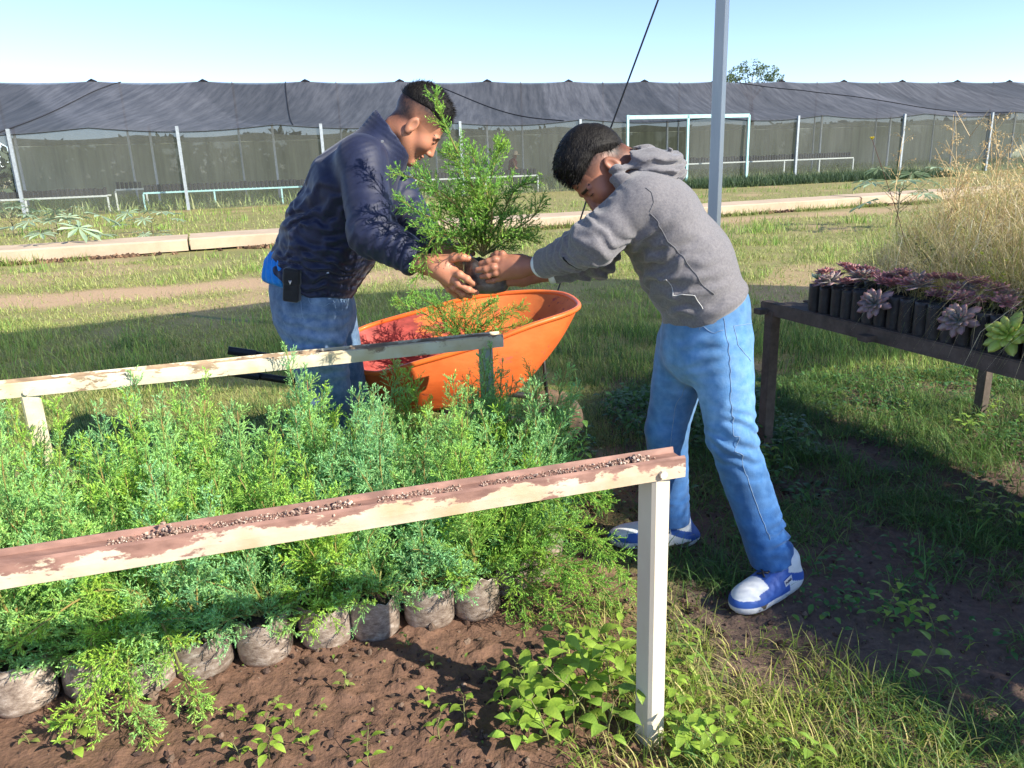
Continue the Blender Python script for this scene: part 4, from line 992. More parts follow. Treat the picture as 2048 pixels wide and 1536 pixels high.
# ------------------------------------------------------------------ right bench
m_dark_wood = mat('dark_angle_iron', (.075, .058, .045), (.13, .10, .08), scale=18, rough=.8, bump=.25, bscale=60)
RB0 = np.array([1.115, 3.30, 0]); FD = nz([.34, -.94, 0]); SD = nz([.94, .34, 0]); TOP = .725
RBt = empty('plant_bench', RB0); tag(RBt, 'low dark angle iron bench carrying succulents and dry grass at the right', 'bench')
Z3 = lambda z: np.array([0, 0, z])
LEN, WID = 2.55, 1.35
for nm, a, b_ in (('rail', FD*-.03, FD*LEN), ('rail', SD*WID-FD*.03, SD*WID+FD*LEN)):
    q = MB(); q.beam(a+Z3(TOP-.025), b_+Z3(TOP-.025), .006, .05); q.beam(a+SD*(.022 if nm and a[0] < .5 else -.022)+Z3(TOP+.001), b_+SD*(.022 if a[0] < .5 else -.022)+Z3(TOP+.001), .04, .006); q.build('rail', m_dark_wood, RBt)
for t in (0.0, .6, 1.25, 1.9, LEN-.02):
    q = MB(); q.beam(FD*t-SD*.045+Z3(TOP-.035), FD*t+SD*WID+Z3(TOP-.035), .045, .022); q.build('cross_bar', m_dark_wood, RBt)
q = MB()
for j in range(9): q.beam(FD*.0+SD*(.1+j*.145)+Z3(TOP-.012), FD*LEN+SD*(.1+j*.145)+Z3(TOP-.012), .09, .008)
q.build('slat_top', m_dark_wood, RBt)
for a in (FD*.03+SD*.015, FD*.03+SD*WID, FD*(LEN-.05)+SD*.015, FD*(LEN-.05)+SD*WID):
    q = MB(); q.prism(a+Z3(-.03), a+Z3(TOP-.03), [(-.024,-.024),(-.024,.024),(.024,.024),(.024,-.024)], up=(FD[0], FD[1], 0)); q.build('leg', m_dark_wood, RBt, bevel=.003)
# rosettes
def rosette(seed, n, size, cols, up=.5):
    r = np.random.default_rng(seed); V = []; Fc = []; C_ = []
    base_prof = [(0, .10), (.3, .16), (.62, .23), (.85, .16), (1, .0)]
    for i in range(n):
        t = i/n; a = i*2.39996; el = math.radians(80-95*t**.8*(1.2-up)+r.normal(0, 4)); L = size*(.35+.65*t**.6)*r.uniform(.85, 1.1)
        d = np.array([math.cos(a)*math.cos(el), math.sin(a)*math.cos(el), math.sin(el)]); sd_ = np.array([-math.sin(a), math.cos(a), 0]); nn = np.cross(d, sd_)*-1
        b0 = len(V); c = np.array(cols[0])*(1-t)+np.array(cols[1])*t; c = c*r.uniform(.8, 1.2)
        for j, (x, w) in enumerate(base_prof):
            cup = .10*x*x*L; tip = np.array(cols[2])*max(0, x-.5)*1.6+c*(1-max(0, x-.5)*1.6)
            for (s_, th) in ((-w, .02), (0, -.07), (w, .02), (0, .055)):
                V.append(d*L*x+sd_*s_*L+nn*(cup+th*L*(1-x*.8))); C_.append(tip)
        for j in range(len(base_prof)-1):
            for k in range(4): Fc.append((b0+j*4+k, b0+j*4+(k+1) % 4, b0+(j+1)*4+(k+1) % 4, b0+(j+1)*4+k))
    return np.array(V), Fc, np.array(C_)
m_succ = mat('succulent', (.85,.85,.85), (1.1,1.1,1.1), scale=25, rough=.45, attr=True, sss=.15, spec=.4)
def small_bag(root, h=.125, w=.0275):
    q = MB(); n = 12; r_ = [(w*.9, 0), (w, .02), (w, h*.9), (w*1.03, h), (w*.9, h), (w*.88, h-.012), (.001, h-.01)]
    q.lathe(r_, n); q.build('bag', m_black, root, True)
sk = {}
def put_succ(kind, pos, hgt, lab, tilt=(0, 0), s=1.0, stalk=None):
    if kind not in sk:
        root = empty('potted_succulent'); small_bag(root)
        n, size, cols, up = {'pink': (34, .058, [(.28,.22,.20),(.34,.16,.18),(.44,.16,.20)], .45), 'grey': (28, .075, [(.18,.23,.20),(.25,.20,.20),(.33,.17,.19)], .35), 'green': (26, .055, [(.20,.30,.22),(.18,.26,.20),(.28,.36,.26)], .5), 'lime': (24, .085, [(.36,.50,.08),(.26,.42,.06),(.45,.50,.12)], .4)}[kind]
        V, Fc, C_ = rosette(hash(kind) % 7+len(kind), n, size, cols, up); ro = mesh_obj('rosette', V, Fc, m_succ, root, C_, True); sk[kind] = root
        o = root
    else: o = copy_tree(sk[kind])
    o.location = [float(x) for x in pos]; o.rotation_euler = (0, 0, rng.uniform(0, 6.28)); o.scale = (s,)*3
    for c in o.children:
        if c.name.startswith('rosette'): c.location = (tilt[0], tilt[1], hgt); c.rotation_euler = (-tilt[1]*9, tilt[0]*9, 0) if stalk is None else stalk
    tag(o, lab, 'succulent', 'succulents in black bags on the right bench'); return o
ORD2 = ORD
NB = 26; bagstep = .057
proto_bag = None; rown = ['front row', 'second row', 'third row', 'fourth row']
S_ = .82
succ_at = {(0,0):('green','small green succulent in the leftmost black bag of the bench'), (0,1):('pink','pink rosette in the second black bag from the left'), (0,3):('pink','pink rosette in the fourth black bag from the left'), (0,6):('grey','large grey pink rosette hanging over the front of the black bags'),
  (0,12):('grey','grey pink rosette leaning out of the front row below the dry grass'), (0,15):('lime','bright lime green rosette at the right edge of the bench'), (1,1):('pink','pink rosette in the second row behind the leftmost bags'), (1,2):('pink','dense pink rosette in the second row, third bag'),
  (1,4):('pink','pink rosette in the second row behind the hanging grey one'), (2,1):('pink','pink rosette in the third row near the left end'), (2,3):('pink','tall pink rosette in the third row'), (1,3):('grey','dull grey rosette in the second row'), (1,11):('pink','pink tipped rosette showing between dry grasses'), (0,2):('grey','dusky rosette in the third black bag'),
  (2,2):('pink','pink rosette in the third row, third bag'), (2,4):('pink','pink rosette in the third row, fifth bag'), (1,5):('pink','pink rosette in the second row, sixth bag')}
for r_ in range(4):
    for j in range(0, 14):
        if (r_, j) not in succ_at and (r_ > 0 or j in (1, 2, 3, 7, 9)) and (r_*7+j*3) % 3 != 0: succ_at[(r_, j)] = ('pink' if (r_+j) % 3 else 'grey', f"{'pink' if (r_+j) % 3 else 'grey green'} rosette in the {rown[r_]}, {ORD[j]} bag from the left")
for r_ in range(4):
    for j in range(NB+2):
        p = RB0+FD*(.26+j*bagstep)+SD*(.036+r_*.058)+Z3(TOP-.004)+np.array([rng.normal(0,.003), rng.normal(0,.003), 0])
        if (r_, j) in succ_at:
            k, lab = succ_at[(r_, j)]
            if (r_, j) in ((0,6),(0,12),(0,15)):
                o = put_succ(k, p, .105, lab, (0, 0), .92); o.rotation_euler = (0, 0, 0)
                for c in o.children:
                    if c.name.startswith('rosette'): c.location = (-.045, -.03, .105 if j != 15 else .09); c.rotation_euler = (.55, -1.0, 0)
            else: put_succ(k, p, .140+.028*r_+.01*rng.random(), lab, (rng.normal(-.01,.012), rng.normal(-.012,.01)), rng.uniform(.8, .95))
        else:
            if proto_bag is None:
                proto_bag = empty('soil_bag'); small_bag(proto_bag); o = proto_bag
            else: o = copy_tree(proto_bag)
            o.location = p.tolist(); o.rotation_euler = (0, 0, rng.uniform(0, 6.28))
            tag(o, f'black plastic soil bag, {ORD2[j]} from the left in the {rown[r_]} on the bench', 'soil bag', 'black bags on the right bench')
# dry grasses standing in the bench bags
m_straw = mat('straw', (.9,.9,.9), (1.15,1.1,1.0), scale=4, rough=.6, attr=True, trans=.3)
def on_bench(n, t0, t1, s0, s1):
    t = rng.uniform(t0, t1, n); s_ = rng.uniform(s0, s1, n); P = RB0+FD*t[:, None]+SD*s_[:, None]; P[:, 2] = TOP+.08; return P, t
P, t = on_bench(44000, -.1, 2.6, .16, 1.40); n = len(P)
dn = fbm2(P[:, 0], P[:, 1], 4, 3, 55); ssd = (P-RB0)@SD; k = rng.random(n) < smooth(.2, .45, dn)*smooth(.42, .72, t*.75+ssd*.95+.15*rng.random(n)-.1); P, t = P[k], t[k]; n = len(P)
hh = rng.uniform(.10, .40, n)*(.6+.75*smooth(.4, 1.2, t*.7+(P-RB0)@SD))
o = blade_obj('dry_grass', P, hh, rng.uniform(.0014, .0034, n), rng.uniform(0, 6.28, n), rng.uniform(.1, 1.35, n), pal(n, [(.82,.70,.40),(.74,.64,.34),(.50,.52,.18),(.88,.78,.52),(.34,.42,.12)], jit=.2)*(.45+1.1*fbm2(P[:, 0], P[:, 1], 9, 3, 77))[:, None]*np.where(fbm2(P[:, 0], P[:, 1], 5, 2, 78) > .56, 1, 0)[:, None]**0, m_straw, seg=4, curl=.8)
tag(o, 'thick mass of dry straw coloured grass growing out of the bags on the bench', 'dry grass', None, 'stuff')
P, t = on_bench(38000, .0, 2.3, .22, 1.40); n = len(P); ssd = (P-RB0)@SD; k = rng.random(n) < smooth(.48, .85, t*.75+ssd*.95+.2*fbm2(P[:, 0], P[:, 1], 5, 3, 58))*.8; P, t, ssd = P[k], t[k], ssd[k]; n = len(P)
P[:, 2] += rng.random(n)**1.2*.40*smooth(.4, 1.1, t*.7+ssd)
o = blade_obj('grass_tangle', P, rng.uniform(.05, .20, n), rng.uniform(.0012, .0028, n), rng.uniform(0, 6.28, n), rng.uniform(.5, 1.9, n), pal(n, [(.84,.72,.44),(.76,.66,.38),(.90,.80,.58),(.46,.50,.18),(.44,.30,.18)], jit=.2), m_straw, seg=3, curl=.9)
tag(o, 'tangled bent straw and leaves filling the dry grass on the bench', 'dry grass', None, 'stuff')
def panicles(name, N, t0, t1, hr, label, s0=.5, s1=1.3):
    q = MB(); P, t = on_bench(N, t0, t1, s0, s1); LP, LY, LT, LS = [], [], [], []
    for i in range(N):
        h = rng.uniform(*hr); a = rng.uniform(0, 6.28); ln = rng.uniform(.05, .35); b = P[i]
        pts = [b+np.array([math.cos(a)*ln*h*x**2, math.sin(a)*ln*h*x**2, h*x]) for x in (0, .3, .6, .85, 1)]; q.tube(pts, [.0019, .0017, .0014, .001, .0006], 3, cap=False)
        for k in range(11):
            x = .45+.55*k/11; f = x*4; c = b+np.array([math.cos(a)*ln*h*x**2, math.sin(a)*ln*h*x**2, h*x]); aa = k*2.4; L = h*.22*(1.25-x)*rng.uniform(.6, 1.5)
            d = np.array([math.cos(aa)*.8, math.sin(aa)*.8, .75]); e = c+d*L; m_ = c+d*L*.55+np.array([0, 0, .005]); q.tube([c, m_, e-[0, 0, .2*L]], [.0009, .0008, .0005], 3, cap=False)
            for u_ in np.linspace(.35, 1, 7):
                LP.append(c+(e-c)*u_-np.array([0, 0, .2*L*u_**2])+rng.normal(0, .0035, 3)); LY.append(aa+rng.normal(0, 1)); LT.append(rng.uniform(-1.2, .9)); LS.append(rng.uniform(.007, .013))
    V, Fc = place_leaves(np.array(LP), np.array(LY), np.array(LT), np.array(LS)); n0 = q.n
    q.v.append(V); q.f += [tuple(int(x)+n0 for x in f) for f in Fc]; q.n += len(V); q.c.append(np.ones((len(V), 3)))
    allc = pal(q.n, [(.70,.56,.30),(.78,.64,.40),(.54,.40,.20)], jit=.1); o = mesh_obj(name, np.concatenate(q.v), q.f, m_straw, None, allc); tag(o, label, 'dry grass', None, 'stuff'); return o
panicles('seed_heads', 170, .05, 1.9, (.32, .68), 'tall feathery seed heads rising above the dry grass on the bench')
# long splayed finger-grass stalks
q = MB()
for i in range(26):
    b = RB0+FD*rng.uniform(.2, 1.4)+SD*rng.uniform(.5, 1.2)+Z3(TOP+.08); h = rng.uniform(.45, .72); a = rng.uniform(0, 6.28); top = b+np.array([math.cos(a)*.1, math.sin(a)*.1, h]); q.tube([b, (b+top)/2+[.01,0,.01], top], [.0016, .0012, .001], 3, cap=False)
    for k in range(4): aa = a+k*1.5; d = np.array([math.cos(aa)*.6, math.sin(aa)*.6, .8]); q.tube([top, top+d*rng.uniform(.07, .14)], [.0016, .0007], 3, cap=False)
o = q.build('grass_stalks', mat('straw_stalk', (.58,.46,.28), (.48,.36,.20), scale=30, rough=.6)); tag(o, 'long splayed finger grass stalks above the bench', 'dry grass', None, 'stuff')
# small leafy shrublets among the succulents
for (t, s_, lab, cc_) in ((.55, .38, 'small dark twiggy shrub behind the pink rosettes', (.10,.13,.05)), (.95, .25, 'yellow green leafy sprig between the grey rosettes and the dry grass', (.34,.42,.06)), (1.15, .45, 'upright leafy twig standing in the dry grass', (.24,.30,.06))):
    root = empty('leafy_twig', RB0+FD*t+SD*s_+Z3(TOP+.10)); r = np.random.default_rng(int(t*100)); st = MB(); LP, LY, LT, LS = [], [], [], []
    for k in range(14):
        a = r.uniform(0, 6.28); h = r.uniform(.08, .22); e = np.array([math.cos(a)*h*.8, math.sin(a)*h*.8, h]); st.tube([(0, 0, 0), e*.5+[0, 0, .02], e], [.002, .0014, .0007], 4)
        for u_ in np.linspace(.3, 1, 9): LP.append(e*u_+r.normal(0, .006, 3)); LY.append(r.uniform(0, 6.28)); LT.append(r.uniform(-.5, .9)); LS.append(r.uniform(.012, .024))
    V, Fc = place_leaves(np.array(LP), np.array(LY), np.array(LT), np.array(LS)); mesh_obj('leaves', V, Fc, m_leaf, root, np.tile(np.array(cc_), (len(V), 1)), True); st.build('stem', m_stalk, root, True); tag(root, lab, 'plant')
# tall flower stalk with a yellow head
root = empty('flower_stalk', RB0+FD*.30+SD*.52+Z3(TOP+.08)); bz = np.array(root.location); tp = at(1744, 278, float(bz[1])+.02)-bz; q = MB(); q.tube([(0,0,0), tp*.5+[.01,0,0], tp], [.0018,.0014,.001], 5); q.build('stem', mat('brown_stem', (.12,.05,.04)), root)
q = MB()
for k in range(5): q.tube([tp, tp+np.array([math.cos(k*1.26)*.008, math.sin(k*1.26)*.008, .008])], [.003, .002], 5)
q.build('flower', mat('yellow_petal', (.8,.6,.03)), root); tag(root, 'thin stalk topped with a tiny yellow flower left of the dry grasses', 'flower')
# ------------------------------------------------------------------ implicit surfaces for bodies and clothes
_CORN = np.array([[i, j, k] for i in (0, 1) for j in (0, 1) for k in (0, 1)])
def surface(fn, lo, hi, h):
    """surface net of fn(P) = 0, evaluated finely only near the surface"""
    lo, hi = np.array(lo, float), np.array(hi, float); B = 4
    nb = np.ceil((hi-lo)/(h*B)).astype(int); n = nb*B+1
    ax = [lo[i]+(np.arange(nb[i])+.5)*h*B for i in range(3)]
    C = np.stack(np.meshgrid(*ax, indexing='ij'), -1).reshape(-1, 3)
    dc = np.concatenate([fn(C[i:i+200000]) for i in range(0, len(C), 200000)]).reshape(nb)
    near = np.abs(dc) < h*B*2.2
    nearp = np.zeros_like(near)
    for d in np.ndindex(3, 3, 3):
        sl = tuple(slice(max(0, x-1), (None if x >= 1 else -1)) for x in d); sr = tuple(slice((0 if x <= 1 and x != 0 else (1 if x == 0 else 0)), (None if x <= 1 else -1)) for x in d)
        nearp[sl] |= near[sr]
    V = np.repeat(np.repeat(np.repeat(dc, B, 0), B, 1), B, 2); V = np.pad(V, ((0, 1),)*3, mode='edge')
    M = np.repeat(np.repeat(np.repeat(nearp, B, 0), B, 1), B, 2); M = np.pad(M, ((0, 1),)*3, mode='edge')
    I = np.argwhere(M); P = lo+I*h
    V[M] = np.concatenate([fn(P[i:i+300000]) for i in range(0, len(P), 300000)])
    s = V < 0
    cs = np.zeros(tuple(np.array(V.shape)-1), int)
    for c in _CORN: cs += s[c[0]:s.shape[0]-1+c[0], c[1]:s.shape[1]-1+c[1], c[2]:s.shape[2]-1+c[2]]
    act = (cs > 0) & (cs < 8); cell = np.argwhere(act); idx = -np.ones(act.shape, int); idx[act] = np.arange(len(cell))
    cv = np.stack([V[tuple((cell+c).T)] for c in _CORN], 1); acc = np.zeros((len(cell), 3)); cnt = np.zeros(len(cell))
    for a in range(8):
        for b in range(a+1, 8):
            if np.abs(_CORN[a]-_CORN[b]).sum() != 1: continue
            va, vb = cv[:, a], cv[:, b]; m = (va < 0) != (vb < 0); t = np.where(m, va/np.where(m, va-vb, 1), 0)
            p = _CORN[a]+(_CORN[b]-_CORN[a])*t[:, None]; acc[m] += p[m]; cnt[m] += 1
    verts = lo+(cell+acc/cnt[:, None])*h
    quads = []
    for axis in range(3):
        u, w = (axis+1) % 3, (axis+2) % 3
        sa = [slice(None)]*3; sb = [slice(None)]*3; sa[axis] = slice(0, -1); sb[axis] = slice(1, None)
        ch = s[tuple(sa)] != s[tuple(sb)]; e = np.argwhere(ch)
        e = e[(e[:, u] > 0) & (e[:, w] > 0) & (e[:, u] < s.shape[u]-1) & (e[:, w] < s.shape[w]-1)]
        du, dw = np.eye(3, dtype=int)[u], np.eye(3, dtype=int)[w]
        q = np.stack([idx[tuple((e-du-dw).T)], idx[tuple((e-dw).T)], idx[tuple(e.T)], idx[tuple((e-du).T)]], 1)
        f = s[tuple(e.T)]; q[~f] = q[~f][:, ::-1]; quads.append(q)
    q = np.concatenate(quads); q = q[(q >= 0).all(1)]
    return verts, q
def cone(P, a, b, ra, rb):
    a, b = np.asarray(a, float), np.asarray(b, float); ba = b-a; t = np.clip(((P-a)@ba)/(ba@ba), 0, 1)
    return np.linalg.norm(P-a-t[:, None]*ba, axis=1)-(ra+(rb-ra)*t)
def econe(P, a, b, ra, rb, side):
    """elliptic cone: ra, rb = (radius across, radius along side)"""
    a, b, side = np.asarray(a, float), np.asarray(b, float), nz(side); ba = b-a; t = np.clip(((P-a)@ba)/(ba@ba), 0, 1)
    q = P-a-t[:, None]*ba; s_ = q@side; o = np.linalg.norm(q-s_[:, None]*side, axis=1); r1 = ra[0]+(rb[0]-ra[0])*t; r2 = ra[1]+(rb[1]-ra[1])*t
    k = np.sqrt((o/r1)**2+(s_/r2)**2); return (k-1)*np.minimum(r1, r2)
def ell(P, c, r, M=None):
    q = P-np.asarray(c, float)
    if M is not None: q = q@M
    r = np.asarray(r, float); k0 = np.linalg.norm(q/r, axis=1); k1 = np.linalg.norm(q/(r*r), axis=1); return k0*(k0-1)/np.maximum(k1, 1e-9)
def smin(a, b, k):
    h = np.clip(.5+.5*(b-a)/k, 0, 1); return b*(1-h)+a*h-k*h*(1-h)
def smax(a, b, k): return -smin(-a, -b, k)
def chain(P, pts, rs, k=.01):
    d = None
    for i in range(len(pts)-1):
        e = cone(P, pts[i], pts[i+1], rs[i], rs[i+1]); d = e if d is None else smin(d, e, k)
    return d
def ridge(P, s, seed, stretch=None):
    Q = P if stretch is None else P*np.array(stretch)
    n = fbm(Q, s, 3, seed); return (1-np.abs(2*n-1))**2
def near_(P, c, r): return np.exp(-(np.linalg.norm(P-np.asarray(c), axis=1)/r)**2)
def along(P, a, b): a, b = np.asarray(a), np.asarray(b); ba = b-a; return ((P-a)@ba)/(ba@ba)
def folds(P, c, d, wave, amp, r, seed=0, warp=.02):
    """soft pressed folds running across direction d, fading out from c"""
    w = near_(P, c, r); x = P@nz(d)+warp*(fbm(P, 14, 2, seed)-.5)*2
    s_ = np.sin(x*2*PI/wave); s_ = np.sign(s_)*np.abs(s_)**.7*.5+s_*.5
    return -amp*w*s_*(.5+fbm(P, 9, 2, seed+3))
m_skin = mat('skin', (.95, .95, .95), (1.05, 1.02, 1.0), scale=30, rough=.48, attr=True, sss=.12, spec=.35, bump=.08, bscale=220, bdist=.002)
m_hair = mat('black_hair', (.006, .005, .005), (.014, .012, .010), scale=90, rough=.6, spec=.22, stretch=(1, 1, .3), bump=.4)
def cloth(name, c1, c2, rough=.9, bump=.25, bs=260, sheen=.3, attr=True, scale=30, spec=.2): return mat(name, c1, c2, scale=scale, rough=rough, bump=bump, bscale=bs, attr=attr, sheen=sheen, spec=spec, bdist=.003)

# ---- head: built in its own frame (x forward, y left, z up), then turned into place
def head_fn(neck_a, neck_b, nr, s=1.0, young=0.0):
    def f(Pw, M, O):
        P = ((Pw-O)@M)/s
        d = ell(P, (-.012, 0, .052), (.098, .077, .090))
        d = smin(d, ell(P, (.040, 0, -.020), (.056, .060, .080)), .03)
        for y in (-1, 1):
            d = smin(d, cone(P, (-.01, y*.052, -.045), (.068, y*.014, -.100), .022, .020), .03)
            d = smin(d, ell(P, (.062, y*.040, -.018), (.020, .019, .020)), .03)
            d = smax(d, -ell(P, (.104, y*.033, .010), (.018, .021, .012)), .012)
            d = smin(d, ell(P, (.079, y*.032, .009), (.012, .015, .011)), .004)
            d = smin(d, cone(P, (.088, y*.014, .028), (.078, y*.048, .027), .008, .007), .010)
        d = smin(d, cone(P, (.092, 0, .012), (.111, 0, -.030), .0085, .0115), .010)
        for y in (-1, 1): d = smin(d, ell(P, (.098, y*.013, -.034), (.012, .008, .008)), .006)
        d = smin(d, ell(P, (.092, 0, -.056), (.011, .023, .0065)), .005); d = smin(d, ell(P, (.089, 0, -.068), (.011, .020, .008)), .005)
        d = smax(d, -ell(P, (.104, 0, -.0615), (.012, .014, .0011)), .003)
        d = smin(d, ell(P, (.076, 0, -.098), (.022, .024, .018)), .016)
        for y in (-1, 1):   # ears with a hollow
            e = ell(P, (-.012, y*.081, -.002), (.0195, .0085, .032)); e = smax(e, -ell(P, (-.008, y*.090, .002), (.0115, .007, .020)), .004); e = smin(e, ell(P, (-.010, y*.080, -.028), (.010, .006, .010)), .004)
            d = smin(d, e, .006)
        d = d*s
        nk = cone(Pw, neck_a, neck_b, nr*.92, nr); return smin(d, nk, .03)
    return f
def frame(fwd, side):
    f = nz(fwd); y = nz(np.array(side)-f*(np.array(side)@f)); z = np.cross(f, y); return np.stack([f, y, z], 1)   # columns: forward, left, up
def px_dir(du, dv, dy=0.0): return nz(du*CR-dv*CU+np.array([0, dy, 0]))
SK_M, SK_B = np.array([.50, .225, .135]), np.array([.36, .155, .095])
def head_colors(V, M, O, s, skin, hair_line):
    P = ((V-O)@M)/s; n = len(P); c = np.tile(skin, (n, 1))
    c *= (.92+.16*fbm(P, 40, 3, 2))[:, None]
    lip = np.exp(-((P[:, 2]+.0615)/.009)**2-((P[:, 1])/.022)**4)*(P[:, 0] > .08); c = c*(1-.35*lip[:, None])+np.array([.26, .10, .08])*.35*lip[:, None]
    ch = np.exp(-(((P[:, 2]+.02)/.025)**2+((np.abs(P[:, 1])-.045)/.02)**2)); c[:, 0] *= 1+.10*ch
    brow = (np.abs(P[:, 2]-.030-.002*np.cos(P[:, 1]*60)) < .0045) & (np.abs(P[:, 1]) > .012) & (np.abs(P[:, 1]) < .052) & (P[:, 0] > .05); c[brow] = (.02, .013, .010)
    eye = (np.abs(P[:, 2]-.0065) < .0018) & (np.abs(np.abs(P[:, 1])-.032) < .0135) & (P[:, 0] > .06); c[eye] = (.015, .01, .01)
    fade = hair_line(P); c = c*(1-fade[:, None])+np.array([.03, .022, .02])*fade[:, None]
    return c
def strands(roots, dirs, ln, w, curve, name, parent, m):
    N = len(roots); sd_ = np.cross(dirs, rng.normal(0, 1, (N, 3))); sd_ /= np.linalg.norm(sd_, axis=1)[:, None]
    V = np.zeros((N, 5, 3)); V[:, 0] = roots-sd_*w; V[:, 1] = roots+sd_*w; mid = roots+dirs*ln[:, None]*.55; V[:, 2] = mid-sd_*w*.8; V[:, 3] = mid+sd_*w*.8; V[:, 4] = roots+(dirs+curve*.5)*ln[:, None]
    o = (np.arange(N)*5)[:, None]; return mesh_obj(name, V.reshape(-1, 3), [o+np.array([[0, 1, 3, 2]]), o+np.array([[2, 3, 4]])], m, parent)
def make_hair(root, M, O, s, region, thick, grain, seed):
    def f(Pw):
        P = ((Pw-O)@M)/s; d = ell(P, (-.014, 0, .054), (.100, .079, .092))
        g = region(P); d = d-thick(P)*np.clip(g/.030, 0, 1)-.0035*(fbm(P*np.array(grain), 90, 3, seed)-.4)*np.clip(g/.02, 0, 1); return smax(d, -g, .004)*s
    lo, hi = O-.16*s, O+.19*s; V, q = surface(f, lo, hi, .0028)
    h = mesh_obj('hair', V-R_(root), q, m_hair, root, None, True); return h, V
def R_(root): return np.array(root.location)

# ---- hands: palm plus five jointed fingers
def finger(P, pts, r0, r1):
    n = len(pts); rs = [r0+(r1-r0)*i/(n-1) for i in range(n)]; d = chain(P, pts, rs, .004)
    for i in range(1, n-1): d = smin(d, ell(P, pts[i], (rs[i]*1.08,)*3), .004)
    return d
def hand_fn(wrist_a, wrist_b, palm, fingers, rw=(.032, .027)):
    def f(P):
        d = cone(P, wrist_a, wrist_b, rw[0], rw[1])
        for (a, b, ra, rb, k) in palm: d = smin(d, cone(P, a, b, ra, rb), k)
        for (pts, r0, r1) in fingers: d = smin(d, finger(P, pts, r0, r1), .006)
        return d
    return f

# ================================================================== the man
def build_man():
    hipc = at(632, 606, 2.92); gb = hipc*[1, 1, 0]
    root = empty('person', gb); tag(root, 'man in a navy jacket and blue jeans leaning forward and holding out a bagged sapling', 'person'); R0_ = R_(root)
    chest, midb, hem = at(706, 372, 2.86), at(668, 470, 2.89), at(622, 556, 2.92)
    shN, shF = at(724, 322, 2.68), at(752, 306, 3.06)
    nb, nt_ = at(768, 296, 2.86), at(800, 262, 2.86)
    elN, wrN = at(744, 468, 2.54), at(852, 531, 2.47)
    elF, wrF = at(822, 440, 2.95), at(886, 508, 2.66)
    HC = at(830, 251, 2.86); fw = px_dir(.66, .75, .36); Mh = frame(fw, (0, 1, 0)); s = .97
    # skin: head and neck
    hf = head_fn(nb, at(800, 262, 2.86), .062, s)
    V, q = surface(lambda P: hf(P, Mh, HC), HC-.19, HC+.20, .0030)
    def fade(P):
        a = np.clip((P[:, 2]-.022)/.055, 0, 1); front = P[:, 0] < .065-.25*np.maximum(0, .07-P[:, 2]); b = np.clip((-.02-P[:, 0])/.04, 0, 1)*np.clip((P[:, 2]+.055)/.05, 0, 1)
        return np.clip(np.maximum(a*front, b*.9), 0, 1)**.45*.93*(.85+.3*vnoise(P, 260, 3))
    parts = [(V, q, head_colors(V, Mh, HC, s, SK_M, fade))]
    # near (right) hand: thumb on the front of the bag, fingers under and along it
    Y = 2.42
    T = lambda u, v, y: at(u, v, y)
    palmN = [(T(852,531,2.46), T(884,536,2.43), .029, .030, .01), (T(865,530,2.44), T(905,545,2.42), .024, .022, .02), (T(870,538,2.43), T(898,560,2.42), .024, .020, .02), (T(862,526,2.45), T(893,520,2.43), .024, .017, .02)]
    fin = [([T(888,520,2.43), T(908,515,2.415), T(924,514,2.405), T(936,517,2.405)], .0150, .0105), ([T(901,541,2.42), T(919,549,2.395), T(934,558,2.39), T(947,567,2.40)], .0125, .0095),
           ([T(899,551,2.42), T(917,568,2.40), T(937,579,2.40), T(953,584,2.42)], .0125, .0095), ([T(892,558,2.43), T(908,575,2.42), T(925,588,2.43), T(940,592,2.46)], .0120, .0090), ([T(884,560,2.44), T(898,578,2.45), T(912,590,2.47), T(922,594,2.50)], .0108, .0085)]
    hfN = hand_fn(T(800,512,2.48), T(856,531,2.46), palmN, fin, (.034, .030))
    lo = np.minimum(T(790,640,2.56), T(970,480,2.34))-.03; hi = np.maximum(T(800,480,2.56), T(975,500,2.56))+.03
    V, q = surface(hfN, lo, hi, .0020); cl = SK_M*(.88+.24*fbm(V, 60, 3, 5))[:, None]*np.array([1.0, .95, .93]); parts.append((V, q, cl))
    for (pts, r0, r1) in fin: pass
    # far (left) hand steadying the bag from behind
    palmF = [(T(885,505,2.66), T(912,512,2.60), .030, .028, .01)]
    finF = [([T(912,508,2.60), T(930,505,2.57), T(946,507,2.55)], .012, .009), ([T(914,516,2.60), T(932,518,2.57), T(950,522,2.55)], .012, .009), ([T(914,524,2.60), T(932,530,2.57), T(948,536,2.55)], .0115, .009), ([T(912,532,2.60), T(928,541,2.58), T(944,548,2.56)], .0105, .008), ([T(900,502,2.62), T(912,494,2.58), T(926,492,2.55)], .013, .010)]
    V, q = surface(hand_fn(T(850,480,2.76), T(885,505,2.66), palmF, finF, (.036, .030)), T(925,560,2.66)-.16, T(925,480,2.66)+.16, .0028); parts.append((V, q, SK_M*(.88+.24*fbm(V, 60, 3, 5))[:, None]))
    # covered limbs and trunk of the same body
    kn, kf = at(655, 800, 2.84), at(690, 795, 3.03); an = kn*[1, 1, 0]+[-.02, .02, .10]; af = kf*[1, 1, 0]+[.02, .02, .10]
    hpN, hpF = at(622, 622, 2.84), at(650, 620, 3.01)
    def trunk(P):
        d = econe(P, hipc, chest, (.10, .14), (.11, .16), (0, 1, 0))
        for a, b, c in ((shN, elN, wrN), (shF, elF, wrF)): d = smin(d, chain(P, [chest+(a-chest)*.5, a, b, b+(c-b)*.85], [.06, .055, .042, .033]), .03)
        for a, b, c in ((hpN, kn, an), (hpF, kf, af)): d = smin(d, chain(P, [a, b, c], [.075, .05, .035]), .03)
        return smin(d, cone(P, chest, nb, .07, .055), .03)
    V, q = surface(trunk, (-1.35, 2.3, .02), (-.15, 3.3, 1.9), .014); parts.append((V, q, np.tile(SK_M, (len(V), 1))))
